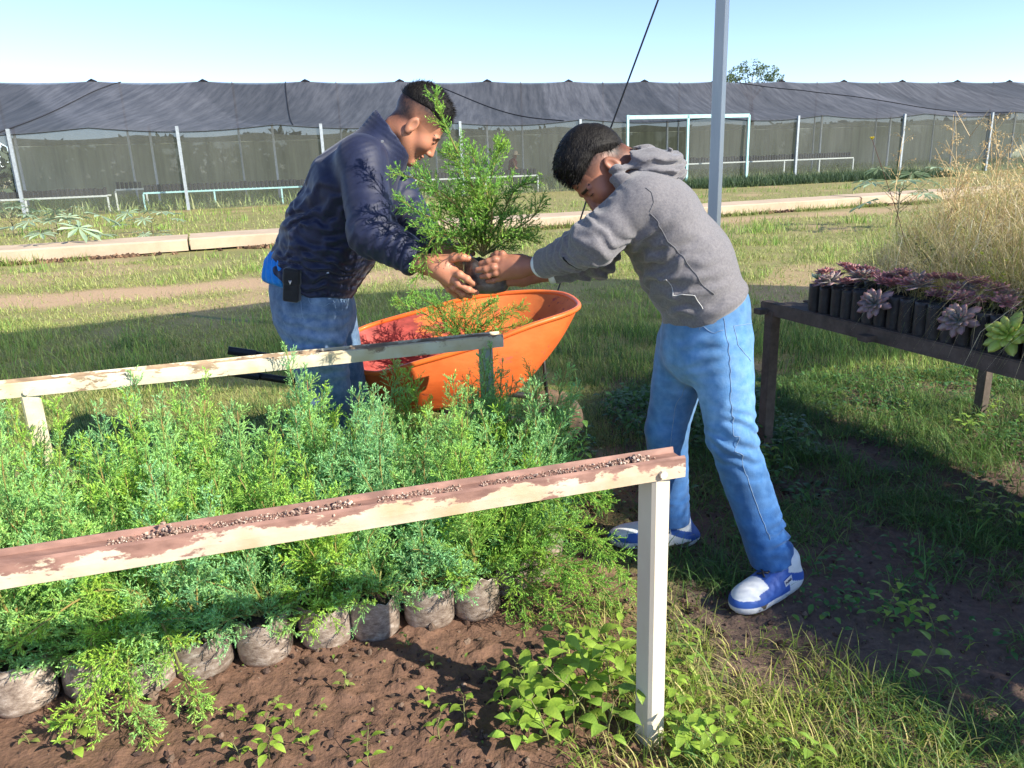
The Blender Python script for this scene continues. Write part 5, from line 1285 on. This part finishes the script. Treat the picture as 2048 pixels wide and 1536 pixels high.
    off = 0; VV, QQ, CCs = [], [], []
    for v, f, c in parts: VV.append(v); QQ.append(f+off); CCs.append(c); off += len(v)
    body = mesh_obj('body', np.concatenate(VV)-R0_, np.concatenate(QQ), m_skin, root, np.concatenate(CCs), True)
    # hair: short black crop, long on top, faded sides
    reg = lambda P: np.minimum(P[:, 2]-.080+.35*np.clip(-P[:, 0]-.01, 0, .1)+.35*np.clip(P[:, 0]-.03, 0, .1), .092-P[:, 0]+.2*(P[:, 2]-.10))
    th = lambda P: .005+.010*np.clip((P[:, 0])/.08, 0, 1)+.004*np.clip((P[:, 2]-.11)/.03, 0, 1)
    hair, HV = make_hair(root, Mh, HC, s, reg, th, (.35, 1, 1), 5)
    k = rng.integers(0, len(HV), 3600); P0 = HV[k]; lp = ((P0-HC)@Mh)/s; nrm = nz_rows(lp-np.array([-.012, 0, .03])); dl = nrm*.8+np.array([.55, 0, .25])+rng.normal(0, .22, (len(k), 3)); dl = nz_rows(dl)
    strands(P0-R0_-(nrm@Mh.T)*.004, dl@Mh.T, rng.uniform(.008, .022, len(k)), .0007, np.zeros(3), 'hair_strands', hair, m_hair)
    # clipped sides
    N = 9000; d_ = rng.normal(0, 1, (N, 3)); d_ = nz_rows(d_); lp = np.array([-.012, 0, .052])+d_*np.array([.0985, .0775, .0905]); ok = (lp[:, 2] < .112) & (lp[:, 2] > -.005-.5*np.clip(-lp[:, 0]-.03, 0, .1)) & (lp[:, 0] < .055) & ~((np.abs(lp[:, 0]+.012) < .02) & (lp[:, 2] < .03)); lp = lp[ok]; dd = nz_rows(d_[ok]*.4+np.array([.2, 0, -.8])); 
    # jacket
    def jacket(P):
        d = econe(P, hem, midb, (.160, .195), (.162, .20), (0, 1, 0))
        d = smin(d, econe(P, midb, chest, (.162, .20), (.145, .205), (0, 1, 0)), .05)
        d = smin(d, econe(P, chest, at(742, 322, 2.86), (.142, .205), (.095, .185), (0, 1, 0)), .04)
        d = smin(d, cone(P, at(740, 325, 2.86), at(768, 294, 2.86), .105, .083), .05)
        t_ = along(P, hem, chest)
        # horizontal stitched quilting and pulls on the flank
        d += .0012*np.sin((P@nz(chest-hem))*2*PI/.030+3*fbm(P, 6, 2, 4))*np.clip(1-np.abs(t_-.35)/.75, 0, 1)
        d += folds(P, at(600, 450, 2.75), px_dir(.35, 1), .060, .0075, .20, 3, .07)-.010*ridge(P, 5.5, 31, (1, 1, 2.0))*np.clip(1.1-t_, 0, 1)+folds(P, at(640, 540, 2.75), (.3, 0, 1), .035, .006, .15, 9, .03)
        sl = smin(cone(P, shN+(chest-shN)*.25, shN, .090, .082), chain(P, [shN, elN, wrN+(elN-wrN)*.12], [.080, .072, .055], .02), .03)
        # elbow creases and soft sleeve folds
        ua, fa = along(P, shN, elN), along(P, elN, wrN)
        sl += -.007*ridge(P, 7, 12, (.7, 1, 1.6))*np.clip(ua*1.2, 0, 1)
        sl += folds(P, elN+np.array([.03, 0, .02]), wrN-shN, .048, .006, .10, 21, .06)+folds(P, at(800, 505, 2.42), wrN-elN, .034, .005, .11, 8, .02)
        q_ = near_(P, at(712, 300, 2.58), .085); sl += .0022*np.sin((P@nz(px_dir(.5, 1)))*2*PI/.018)*q_*.5
        slf = chain(P, [shF, elF, wrF+(elF-wrF)*.10], [.094, .074, .052], .02)+folds(P, elF, wrF-shF, .04, .007, .12, 5, .03)
        d = smin(d, sl, .022); d = smin(d, slf, .03)
        # collar: an open standing ring round the neck
        ca, cb = at(765, 298, 2.86), at(793, 256, 2.86); ax = nz(cb-ca); col_ = cone(P, ca-ax*.02, cb+ax*.03, .105, .092); col_ = np.maximum(col_, (P-at(783, 264, 2.86))@px_dir(.80, -.60))
        col_ += .0009*np.sin(((P-cb)@ax)*2*PI/.016)
        d = smin(d, col_, .012)
        inner = np.maximum(cone(P, ca, cb+ax*.15, .085, .085), -((P-ca)@ax)-.0)
        d = smax(d, -inner, .004)
        # hem and cuff openings
        ha = nz(px_dir(.83, .56)); hn = nz(np.cross((0, 1, 0), ha)); hn = hn*np.sign(hn[2]); d = smax(d, -((P-at(622, 568, 2.92))@hn), .006)
        hb_ = np.abs((P-at(622, 568, 2.92))@hn-.035); d = d+.004*np.exp(-(hb_/.004)**2)
        wa = nz(wrN-elN); d = smax(d, np.where(np.linalg.norm(P-wrN, axis=1) < .16, (P-(wrN-wa*.03))@wa, -1), .003)
        wb = nz(wrF-elF); d = smax(d, np.where(np.linalg.norm(P-wrF, axis=1) < .14, (P-(wrF-wb*.02))@wb, -1), .003)
        cf = np.abs(np.where(np.linalg.norm(P-wrN, axis=1) < .16, (P-(wrN-wa*.075))@wa, 1)); d += .0035*np.exp(-(cf/.004)**2)
        return d
    V, q = surface(jacket, (-1.12, 2.28, .80), (.02, 3.30, 1.72), .0058)
    c = np.ones((len(V), 3))*(.9+.25*fbm(V, 5, 3, 6))[:, None]
    jk = mesh_obj('jacket', V-R0_, q, cloth('navy_jacket', (.008, .012, .038), (.014, .020, .055), rough=.58, bump=.15, bs=90, sheen=.1, spec=.35), root, c, True)
    # zip pulls, press studs and seam
    z_ = MB(); a = at(655, 530, 2.715); z_.beam(a, a+px_dir(.05, 1)*.030, .008, .004, up=(0, 1, 0)); z_.build('zip_pull', m_steel, jk).location = -Vector(R0_)
    z_ = MB(); a = at(823, 351, 2.70); z_.tube([a, a+[0, -.006, 0]], .006, 10); a = at(765, 283, 2.735); z_.tube([a, a+[0, -.006, 0]], .005, 10); z_.build('press_stud', m_steel, jk).location = -Vector(R0_)
    # blue shirt tail showing at the back
    def tail(P):
        d = econe(P, at(604, 570, 2.90), at(596, 548, 2.90), (.116, .15), (.126, .165), (0, 1, 0)); d += folds(P, at(560, 560, 2.8), (1, 0, .2), .03, .006, .1, 2); d = smax(d, ((P-at(552, 572, 2.8))@nz(px_dir(-.35, 1))), .01); d = smax(d, (P-at(592, 560, 2.9))@px_dir(1, 0), .01); return d
    V, q = surface(tail, (-1.15, 2.68, .80), (-.50, 3.15, 1.12), .006); mesh_obj('shirt', V-R0_, q, cloth('blue_shirt', (.025, .22, .62), (.03, .26, .70), sheen=.1), root, np.ones((len(V), 3)), True)
    # jeans
    def jeans(P):
        d = econe(P, at(627, 622, 2.92), at(622, 580, 2.92), (.150, .185), (.150, .18), (0, 1, 0))
        for a, b, c_ in ((hpN, kn, an), (hpF, kf, af)): d = smin(d, chain(P, [a, b, c_-[0, 0, .02]], [.118, .092, .075], .02), .03)
        d += folds(P, at(640, 700, 2.75), (.25, 0, 1), .05, .006, .16, 3, .03)-.0035*ridge(P, 8, 6, (1, 1, 2))*.8; return d
    V, q = surface(jeans, (-1.15, 2.6, .03), (-.25, 3.3, 1.10), .007)
    c = denim(V, at(640, 690, 2.76), .17, .5); jn = mesh_obj('jeans', V-R0_, q, M_DEN_M, root, c, True)
    seam(jn, R0_, [at(570, 640, 2.745), at(583, 690, 2.745), at(592, 720, 2.75)], jeans); seam(jn, R0_, [at(600, 590, 2.735), at(612, 650, 2.735), at(622, 705, 2.745), at(628, 760, 2.75)], jeans)
    seam(jn, R0_, [at(615, 590, 2.735), at(620, 607, 2.735), at(650, 612, 2.735), at(672, 608, 2.74)], jeans)
    for a in (an, af):
        V, q = surface(lambda P: shoe_sdf(P, a, nz([1, -.1, 0])), a-[.22, .16, .12], a+[.30, .16, .06], .006); mesh_obj('shoe', V-R0_, q, mat('dark_leather', (.03, .022, .018), rough=.5), root, None, True)
    # belt pouch
    pc = at(585, 570, 2.715); 
    def pouch(P): M = frame(px_dir(1, .12), (0, 1, 0)); Q = (P-pc)@M; k = np.abs(Q)-np.array([.020, .014, .050]); return np.linalg.norm(np.maximum(k, 0), axis=1)+np.minimum(k.max(1), 0)-.009-.002*(Q[:, 2] > .005)
    V, q = surface(pouch, pc-.09, pc+.09, .003); po = mesh_obj('belt_pouch', V-R0_, q, cloth('black_nylon', (.012, .012, .013), (.02, .02, .022), rough=.7, attr=False), root, None, True)
    q_ = MB(); e = pc+px_dir(-.3, -1)*.004*0+np.array([0, -.0265, .014]); q_.add([e+px_dir(-1, -1)*.008, e+px_dir(1, -1)*.008, e+px_dir(0, 1)*.009, e+[0, -.002, 0]], [(0, 1, 3), (1, 2, 3), (2, 0, 3), (0, 2, 1)]); q_.build('emblem', m_steel, po).location = -Vector(R0_)
    return root
def nz_rows(a): return a/np.maximum(np.linalg.norm(a, axis=1)[:, None], 1e-9)
def denim(V, c, r, amt):
    f = np.exp(-(np.linalg.norm(V-np.asarray(c), axis=1)/r)**2)*amt; n = fbm(V*np.array([1, 1, .35]), 26, 4, 9); w = np.clip(.68+.5*(n-.5)*1.4+f+.35*ridge(V, 10, 15, (1, 1, 2.2)), .4, 1.7)
    cc = np.stack([w*(1+f*.9), w*(1+f*.35), w*(1+f*.1)], 1); return np.clip(cc, 0, 2.2)
M_DEN_M = cloth('mid_blue_denim', (.06, .12, .22), (.13, .21, .32), rough=.85, bump=.3, bs=300, sheen=.2)
M_DEN_B = cloth('light_blue_denim', (.06, .18, .38), (.11, .25, .46), rough=.85, bump=.3, bs=300, sheen=.2)
m_seam = mat('seam_thread', (.26, .36, .48), (.16, .24, .36), scale=200, rough=.8)
def snap(P, f, n=14):
    """push points onto the surface f = 0"""
    P = np.array(P, float)
    for _ in range(n):
        d = f(P); e = .002; G = np.stack([(f(P+np.eye(3)[i]*e)-f(P-np.eye(3)[i]*e))/(2*e) for i in range(3)], 1); P = P-nz_rows(G)*d[:, None]*.8
    return P, nz_rows(G)
def seam(parent, R0_, pts, f, r=.0009, m=None, name='seam'):
    pts = np.array(pts); t = np.linspace(0, len(pts)-1, 12*len(pts)); P = np.stack([np.interp(t, np.arange(len(pts)), pts[:, i]) for i in range(3)], 1); P, G = snap(P, f)
    q = MB(); q.tube(P+G*.0004-R0_, r, 5); return q.build(name, m or m_seam, parent, True)
def shoe_sdf(P, a, d, s=1.0):
    """shoe under ankle a, pointing along d (ground level = a.z - .10)"""
    side = np.cross(d, (0, 0, 1)); Q = np.stack([(P-a)@d, (P-a)@side, P[:, 2]-(a[2]-.10)], 1)/s
    b = ell(Q, (.055, 0, .035), (.145, .050, .045)); b = smin(b, cone(Q, (-.03, 0, .05), (-.01, 0, .10), .042, .046), .03); b = smin(b, ell(Q, (.135, 0, .032), (.065, .047, .036)), .02); b = smin(b, cone(Q, (.0, 0, .085), (.10, 0, .045), .034, .030), .02)
    return smax(b, .008-Q[:, 2], .004)*s
# ================================================================== the boy
def build_boy():
    T = lambda u, v, y: at(u, v, y)
    fN, fF = gnd(1530, 1200), gnd(1325, 1092)
    root = empty('person', (fN+fF)/2*[1, 1, 0]); tag(root, 'teenage boy in a grey hoodie and light blue jeans bending down to take the sapling', 'person'); R0_ = R_(root)
    pel = T(1408, 655, 2.33)
    hemc, mid, chest, sh_c = T(1412, 615, 2.33), T(1370, 527, 2.33), T(1310, 432, 2.32), T(1284, 384, 2.33)
    shN, shF = T(1284, 406, 2.21), T(1250, 400, 2.47); elN, wrN = T(1188, 484, 2.19), T(1082, 531, 2.36); elF, wrF = T(1195, 520, 2.50), T(1100, 545, 2.52)
    nb = T(1284, 356, 2.33); HC = T(1208, 346, 2.33); s = .95
    fw = px_dir(-.46, .88, .0); Mh = frame(fw, (0, -1, 0)); npt = T(1240, 325, 2.33)
    hf = head_fn(npt, nb, .055, s)
    V, q = surface(lambda P: hf(P, Mh, HC), HC-.18, HC+.20, .0027)
    def fade(P):
        a = np.clip((P[:, 2]-.022)/.045, 0, 1)*(P[:, 0] < .05); b = np.clip((-.020-P[:, 0])/.03, 0, 1)*np.clip((P[:, 2]+.045)/.05, 0, 1); return np.clip(np.maximum(a, b), 0, 1)**.5*.92*(.85+.3*vnoise(P, 300, 3))
    parts = [(V, q, head_colors(V, Mh, HC, s, SK_B, fade))]
    # near (left) hand laid along the side of the bag, fingers pointing to the left
    palmN = [(T(1068,532,2.375), T(1035,531,2.385), .026, .030, .01), (T(1040,527,2.385), T(1008,521,2.388), .026, .019, .02), (T(1040,533,2.38), T(1004,537,2.382), .025, .019, .02), (T(1040,540,2.385), T(1006,550,2.388), .024, .017, .02)]
    fin = [([T(1014,514,2.40), T(1004,508,2.395), T(994,508,2.40), T(986,511,2.405)], .0110, .0085), ([T(1006,521,2.39), T(990,519,2.378), T(976,523,2.380), T(962,527,2.388)], .0112, .0088),
           ([T(1003,533,2.385), T(987,535,2.372), T(971,539,2.376), T(955,540,2.386)], .0115, .0090), ([T(1005,544,2.388), T(990,546,2.376), T(976,551,2.380), T(964,553,2.388)], .0108, .0085), ([T(1010,552,2.395), T(998,557,2.39), T(986,561,2.395), T(976,562,2.40)], .0098, .0078)]
    V, q = surface(hand_fn(T(1098,531,2.36), T(1066,532,2.375), palmN, fin, (.029, .026)), T(1010,560,2.38)-[.13, .09, .08], T(1050,530,2.38)+[.17, .09, .09], .0018); parts.append((V, q, SK_B*(.88+.24*fbm(V, 60, 3, 5))[:, None]))
    # far (right) hand cupped under the bag
    palmF = [(T(1070,550,2.50), T(1045,555,2.49), .026, .027, .01), (T(1045,555,2.48), T(1018,560,2.46), .026, .021, .02)]
    finF = [([T(1022,556,2.46), T(1005,566,2.45), T(988,573,2.45), T(972,576,2.45)], .011, .009), ([T(1024,562,2.47), T(1006,574,2.47), T(990,581,2.48), T(976,583,2.49)], .011, .009), ([T(1024,560,2.50), T(1006,572,2.51), T(992,580,2.52), T(978,582,2.53)], .011, .009), ([T(1026,558,2.52), T(1010,568,2.54), T(998,575,2.56), T(986,577,2.57)], .010, .008), ([T(1034,545,2.50), T(1020,535,2.54), T(1008,528,2.56), T(998,522,2.56)], .012, .009)]
    V, q = surface(hand_fn(T(1102,545,2.52), T(1070,550,2.50), palmF, finF, (.029, .026)), T(1020,560,2.49)-[.14, .12, .10], T(1060,550,2.49)+[.16, .12, .10], .0022); parts.append((V, q, SK_B*.95*(.88+.24*fbm(V, 60, 3, 5))[:, None]))
    dN = nz(gnd(1480, 1228)-gnd(1590, 1166)); dF = nz(gnd(1243, 1092)-gnd(1385, 1090)); hN_ = gnd(1578, 1172); hF_ = gnd(1368, 1090)
    aN = hN_+dN*.055+[0, 0, .10]; aF = hF_+dF*.045+[0, 0, .10]
    hpN, hpF = T(1440, 680, 2.26), T(1372, 685, 2.41); kN, kF = T(1462, 872, 2.22), T(1333, 860, 2.43)
    def trunk(P):
        d = econe(P, pel, chest, (.085, .13), (.095, .14), (0, 1, 0))
        for a, b, c in ((shN, elN, wrN), (shF, elF, wrF)): d = smin(d, chain(P, [chest+(a-chest)*.5, a, b, b+(c-b)*.85], [.05, .045, .036, .028]), .03)
        for a, b, c in ((hpN, kN, aN), (hpF, kF, aF)): d = smin(d, chain(P, [a, b, c], [.065, .045, .032]), .03)
        return smin(d, cone(P, chest, nb, .06, .05), .03)
    V, q = surface(trunk, (.0, 1.9, .03), (1.1, 2.8, 1.5), .013); parts.append((V, q, np.tile(SK_B, (len(V), 1))))
    off = 0; VV, QQ, CCs = [], [], []
    for v, f, c in parts: VV.append(v); QQ.append(f+off); CCs.append(c); off += len(v)
    mesh_obj('body', np.concatenate(VV)-R0_, np.concatenate(QQ), m_skin, root, np.concatenate(CCs), True)
    # hair: thick black top brushed forward with a fringe, tight fade
    reg = lambda P: np.minimum(P[:, 2]-.060+1.0*np.clip(-P[:, 0]-.01, 0, .1)+.10*np.clip(P[:, 0]-.03, 0, .1), .092-P[:, 0]+.25*(P[:, 2]-.10))
    th = lambda P: .011+.008*np.clip(P[:, 0]/.08, 0, 1)+.006*np.clip((P[:, 2]-.11)/.03, 0, 1)
    hair, HV = make_hair(root, Mh, HC, s, reg, th, (.3, 1, 1), 8)
    k = rng.integers(0, len(HV), 5200); P0 = HV[k]; lp = ((P0-HC)@Mh)/s; nrm = nz_rows(lp-np.array([-.012, 0, .03])); dl = nz_rows(nrm*.35+np.array([.85, 0, -.15])+rng.normal(0, .16, (len(k), 3)))
    strands(P0-R0_-(nrm@Mh.T)*.003, dl@Mh.T, rng.uniform(.010, .020, len(k)), .0007, Mh@np.array([0, 0, -.35]), 'hair_strands', hair, m_hair)
    N = 6500; d_ = nz_rows(rng.normal(0, 1, (N, 3))); lp = np.array([-.012, 0, .052])+d_*np.array([.0985, .0775, .0905]); ok = (lp[:, 2] < .07) & (lp[:, 2] > .012-.55*np.clip(-lp[:, 0]-.03, 0, .1)) & (lp[:, 0] < .05) & ~((np.abs(lp[:, 0]+.012) < .02) & (lp[:, 2] < .034)); lp = lp[ok]; dd = nz_rows(d_[ok]*.4+np.array([.25, 0, -.8]))
    # hoodie
    axT = nz(chest-hemc)
    def hoodie(P):
        d = econe(P, hemc, mid, (.130, .165), (.130, .165), (0, 1, 0)); d = smin(d, econe(P, mid, chest, (.130, .165), (.118, .17), (0, 1, 0)), .05); d = smin(d, econe(P, chest, sh_c, (.118, .17), (.080, .155), (0, 1, 0)), .04)
        d = smin(d, cone(P, sh_c, T(1275, 358, 2.33), .08, .068), .03)
        d += -.009*ridge(P, 6, 41, (1, 1, 1.5))*near_(P, T(1330, 500, 2.18), .16)+folds(P, T(1290, 560, 2.2), nz(px_dir(.6, 1)), .060, .009, .13, 3, .04)+folds(P, T(1345, 610, 2.18), nz(px_dir(.25, 1)), .045, .006, .13, 7, .03)+folds(P, T(1262, 470, 2.2), nz(px_dir(.9, .5)), .05, .009, .09, 9, .03)
        ha = nz(px_dir(.22, -1)); t_ = (P-T(1412, 632, 2.33))@nz(hemc-mid)
        d += .007*np.clip((t_+.035)/.012, 0, 1)*0+np.where(t_ > -.028, .008, 0)*np.clip((t_+.028)/.01, 0, 1)          # ribbed hem band pulls in
        d -= .006*np.exp(-((t_+.040)/.016)**2)
        # pouch pocket lying on the front
        pk = ell(P, T(1322, 588, 2.22), (.085, .055, .07)); pk_in = d-.006; d = smin(d, smax(pk, pk_in, .004), .006)
        sl = smin(cone(P, shN+(sh_c-shN)*.4, shN, .078, .072), chain(P, [shN, elN, wrN], [.072, .059, .037], .02), .03)
        sl += folds(P, elN+np.array([0, 0, .01]), wrN-shN+np.array([0, 0, -.12]), .050, .0065, .10, 21, .07)+folds(P, T(1150, 515, 2.24), wrN-elN, .040, .0045, .08, 13, .06)-.009*ridge(P, 8, 5, (1, 1, 1.3))*np.clip(along(P, shN, elN), 0, 1)
        slf = chain(P, [shF, elF, wrF], [.075, .058, .040], .02)+folds(P, elF, wrF-shF, .04, .008, .12, 5, .03)
        d = smin(d, sl, .020); d = smin(d, slf, .03)
        # shoulder seam groove
        d = smax(d, -cone(P, T(1200, 325, 2.33), T(1290, 345, 2.33), .075, .060), .006)
        wa = nz(wrN-elN); d = smax(d, np.where(np.linalg.norm(P-wrN, axis=1) < .12, (P-(wrN-wa*.012))@wa, -1), .003); wb = nz(wrF-elF); d = smax(d, np.where(np.linalg.norm(P-wrF, axis=1) < .12, (P-(wrF-wb*.012))@wb, -1), .003)
        d = smax(d, t_-.006, .004)
        return d
    V, q = surface(hoodie, (.02, 1.92, .78), (1.0, 2.78, 1.46), .0052)
    jz = mesh_obj('hoodie', V-R0_, q, M_HOOD, root, np.ones((len(V), 3))*(.92+.2*fbm(V, 7, 3, 6))[:, None], True)
    def hood(P):
        M1 = frame(px_dir(1, .10), (0, 1, 0)); o_ = ell(P, T(1296, 335, 2.33), (.108, .118, .056), M1); o_ = smin(o_, ell(P, T(1335, 330, 2.33), (.050, .090, .036), frame(px_dir(1, .35), (0, 1, 0))), .015)
        o_ = smin(o_, cone(P, T(1238, 350, 2.235), T(1262, 385, 2.21), .026, .020), .02); o_ = smin(o_, cone(P, T(1238, 350, 2.42), T(1262, 385, 2.44), .026, .020), .02)
        o_ += folds(P, T(1320, 335, 2.25), nz(px_dir(.25, 1)), .034, .009, .10, 4, .05)-.005*ridge(P, 11, 9)
        c_ = ell(P, T(1262, 332, 2.33), (.105, .088, .050), M1); o_ = smax(o_, -c_, .008)
        # a deep crease where the hood folds over the back
        k_ = np.abs((P-T(1300, 352, 2.33))@nz(px_dir(.18, 1))); o_ += .012*np.exp(-(k_/.006)**2); return o_
    V, q = surface(hood, T(1296, 335, 2.33)-.19, T(1310, 330, 2.33)+.19, .0045)
    hz = mesh_obj('hood', V-R0_, q, M_HOOD, root, np.ones((len(V), 3)), True)
    ds = cloth('seam_grey', (.10, .10, .11), (.14, .14, .15), attr=False); ws_ = cloth('white_piping', (.50, .50, .49), (.58, .58, .56), attr=False)
    seam(jz, R0_, [T(1305, 434, 2.1), T(1335, 480, 2.15), T(1370, 520, 2.15), T(1405, 570, 2.15), T(1432, 592, 2.15)], hoodie, .0016, ds); seam(jz, R0_, [T(1317, 556, 2.15), T(1324, 572, 2.15), T(1335, 584, 2.15), T(1350, 593, 2.15), T(1366, 597, 2.15), T(1389, 593, 2.15)], hoodie, .0011, ws_)
    seam(jz, R0_, [T(1389, 593, 2.15), T(1403, 620, 2.15)], hoodie, .0013, ws_); seam(jz, R0_, [T(1290, 352, 2.1), T(1310, 375, 2.1), T(1314, 403, 2.1), T(1304, 428, 2.1)], hoodie, .0013, ds)
    # dark curved tick on the forearm sleeve
    sw = [T(u, v, 2.2) for u, v in ((1126, 513), (1128, 524), (1136, 533), (1150, 543), (1160, 549))]; P = np.array(sw); t = np.linspace(0, 4, 20); P = np.stack([np.interp(t, np.arange(5), P[:, i]) for i in range(3)], 1); P, G = snap(P, hoodie)
    q_ = MB(); w_ = .005*np.interp(t, [0, .8, 4], [.9, 1, .1]); q_.tube(P+G*.0005-R0_, list(np.maximum(w_*.55, .0006)), 6); q_.build('sleeve_mark', mat('black_print', (.01, .01, .01), rough=.6), jz, True)
    # white cuffs
    for a, b, r_ in ((elN, wrN, .034), (elF, wrF, .034)):
        ax = nz(b-a); q_ = MB(); c0 = b-ax*.016; q_.tube([c0, c0+ax*.004, c0+ax*.022, c0+ax*.024], [r_*1.04, r_*1.12, r_*1.08, r_*.95], 28); o = q_.build('white_cuff', cloth('white_knit', (.72, .76, .80), (.78, .80, .84), attr=False), root, True); o.location = -Vector(R0_)
    # jeans
    kneeN = T(1455, 835, 2.16)
    def jeans(P):
        d = econe(P, T(1405, 690, 2.33), T(1412, 620, 2.33), (.128, .155), (.128, .155), (0, 1, 0)); 
        ln = chain(P, [hpN, kN, aN+[0, 0, -.06]], [.096, .071, .066], .02); lf = chain(P, [hpF, kF, aF+[0, 0, -.06]], [.092, .067, .064], .02)
        d = smin(d, ln, .025); d = smin(d, lf, .025)
        d += folds(P, kN+np.array([.02, -.03, 0]), (.45, 0, 1), .042, .006, .09, 3, .03)+folds(P, aN+np.array([0, 0, .09]), (.2, 0, 1), .034, .006, .07, 5, .03)+folds(P, aF+np.array([0, 0, .10]), (-.2, 0, 1), .034, .005, .07, 5, .03)+folds(P, T(1400, 700, 2.18), (-.5, 0, 1), .04, .0035, .09, 8, .03)
        d -= .0030*ridge(P, 9, 6, (1, 1, 2)); 
        d = smax(d, -np.where(np.linalg.norm(P-aN, axis=1) < .18, (P-(aN+[0, 0, .012]))@nz(np.array([-.30, 0, 1])), 1), .003); d = smax(d, -np.where(np.linalg.norm(P-aF, axis=1) < .16, (P-(aF+[0, 0, .0]))@nz(np.array([0, 0, 1])), 1), .003)
        d += .0025*np.exp(-(((P[:, 2]-aN[2]+.010)/.003)**2))*(np.linalg.norm(P-aN, axis=1) < .15)
        return d
    V, q = surface(jeans, (.15, 1.85, .05), (1.15, 2.75, .98), .0058)
    c = denim(V, T(1420, 790, 2.2), .20, .40); c = np.clip(c+denim(V, T(1470, 900, 2.15), .09, .6)*.0, 0, 3); low_ = np.clip((.62-V[:, 2])/.4, 0, 1)[:, None]; c = c*(1-low_*np.array([.62, .42, .18]))
    jn = mesh_obj('jeans', V-R0_, q, M_DEN_B, root, c, True)
    seam(jn, R0_, [T(1452, 640, 2.15), T(1460, 700, 2.15), T(1466, 760, 2.13), T(1470, 850, 2.1), T(1490, 930, 2.1), T(1515, 1010, 2.1), T(1545, 1085, 2.1)], jeans); seam(jn, R0_, [T(1388, 650, 2.15), T(1392, 664, 2.15), T(1425, 665, 2.15), T(1450, 660, 2.15)], jeans)
    seam(jn, R0_, [T(1478, 650, 2.15), T(1482, 690, 2.15), T(1492, 722, 2.2)], jeans); seam(jn, R0_, [T(1478, 650, 2.15), T(1503, 648, 2.25)], jeans); seam(jn, R0_, [T(1375, 775, 2.3), T(1352, 830, 2.3), T(1342, 900, 2.35), T(1340, 1000, 2.4)], jeans)
    # shoes
    def shoe(a, d_, lab):
        side = np.cross(d_, (0, 0, 1)); 
        V, q = surface(lambda P: shoe_sdf(P, a, d_, 1.12), a-[.30, .27, .12], a+[.30, .27, .09], .0028); Q = np.stack([(V-a)@d_, (V-a)@side, V[:, 2]-(a[2]-.10)], 1); n = len(V); x, y, z = Q.T
        blue, white = np.array([.04, .11, .40]), np.array([.72, .74, .76]); c = np.tile(white, (n, 1))
        x, y, z = x/1.12, y/1.12, z/1.12; upper = z > .034; ay = np.abs(y)
        c[upper & (x > .145) & (z < .052)] = blue                                   # mudguard
        c[upper & (x > .02) & (x < .10) & (ay > .018)] = blue; c[upper & (x > .055) & (x < .145) & (ay > .036)] = blue
        c[upper & (x < .02) & (np.abs(z-.060-.3*(x+.03)) < .012)] = blue; c[upper & (x < -.055)] = blue*.8
        c[upper & (x > -.01) & (x < .10) & (ay < .018)] = blue*.6
        mud = (z < .034) & (fbm(V, 30, 3, 5) > .58); c[mud] = (.16, .12, .09); c[(z < .012)] = (.22, .18, .14)
        o = mesh_obj('shoe', V-R0_, q, mat('shoe_leather', (.95,.95,.95), (1.02,1.02,1.0), scale=40, rough=.5, attr=True, bump=.05), root, c, True)
        q_ = MB(); f = lambda P: shoe_sdf(P, a, d_, 1.12)
        loc = lambda x, y, z: a+d_*x*1.12+side*y*1.12+np.array([0, 0, z*1.12-.10])
        for k in range(5):
            x = .022+k*.017; pts = [loc(x, -.026, .13), loc(x+.003, -.008, .13), loc(x+.010, .008, .13), loc(x+.014, .026, .13)]; P, G = snap(pts, f); q_.tube(P+G*.003-R0_, .0030, 5)
            pts = [loc(x, .026, .13), loc(x+.003, .008, .13), loc(x+.010, -.008, .13), loc(x+.014, -.026, .13)]; P, G = snap(pts, f); q_.tube(P+G*.004-R0_, .0030, 5)
        q_.build('laces', m_black, o, True)
        # side tab with its lettering
        for sg in (1, -1):
            P, G = snap([loc(.012, sg*.08, .064), loc(.040, sg*.08, .060), loc(.046, sg*.08, .078), loc(.018, sg*.08, .082)], f); q_ = MB(); q_.add(np.concatenate([P+G*.0025-R0_, P+G*.0005-R0_]), [(0, 1, 2, 3), (0, 4, 5, 1), (1, 5, 6, 2), (2, 6, 7, 3), (3, 7, 4, 0)]); tb = q_.build('side_tab', mat('tab_white', (.75, .75, .76), rough=.5), o)
            cu = bpy.data.curves.new('tab_text', 'FONT'); cu.body = 'PUMA'; cu.size = .011; cu.extrude = .0003; cu.align_x = 'CENTER'; cu.align_y = 'CENTER'; cu.offset = .0003
            to = bpy.data.objects.new('tab_text', cu); col.objects.link(to); to.parent = o; xax = nz(P[1]-P[0])*(-sg); g = nz(G.mean(0)); yax = np.cross(g, xax); 
            if yax[2] < 0: xax = -xax; yax = -yax
            m4 = Matrix.Identity(4); ctr_ = P.mean(0)+g*.0034-R0_
            for i in range(3): m4[i][0] = xax[i]; m4[i][1] = yax[i]; m4[i][2] = g[i]; m4[i][3] = ctr_[i]
            cu.materials.append(M_BLUETXT); bpy.context.view_layer.update(); me_ = bpy.data.meshes.new_from_object(to.evaluated_get(bpy.context.evaluated_depsgraph_get())); bpy.data.objects.remove(to); bpy.data.curves.remove(cu); to = bpy.data.objects.new('tab_lettering', me_); col.objects.link(to); to.parent = tb; to.matrix_local = m4
        return o
    shoe(aN, dN, ''); shoe(aF, dF, '')
    return root
M_BLUETXT = mat('dark_print', (.02, .03, .10), rough=.6)
M_HOOD = cloth('heather_grey', (.13, .125, .135), (.20, .19, .195), rough=.95, bump=.35, bs=400, scale=160, sheen=.35)
man = build_man()
boy = build_boy()
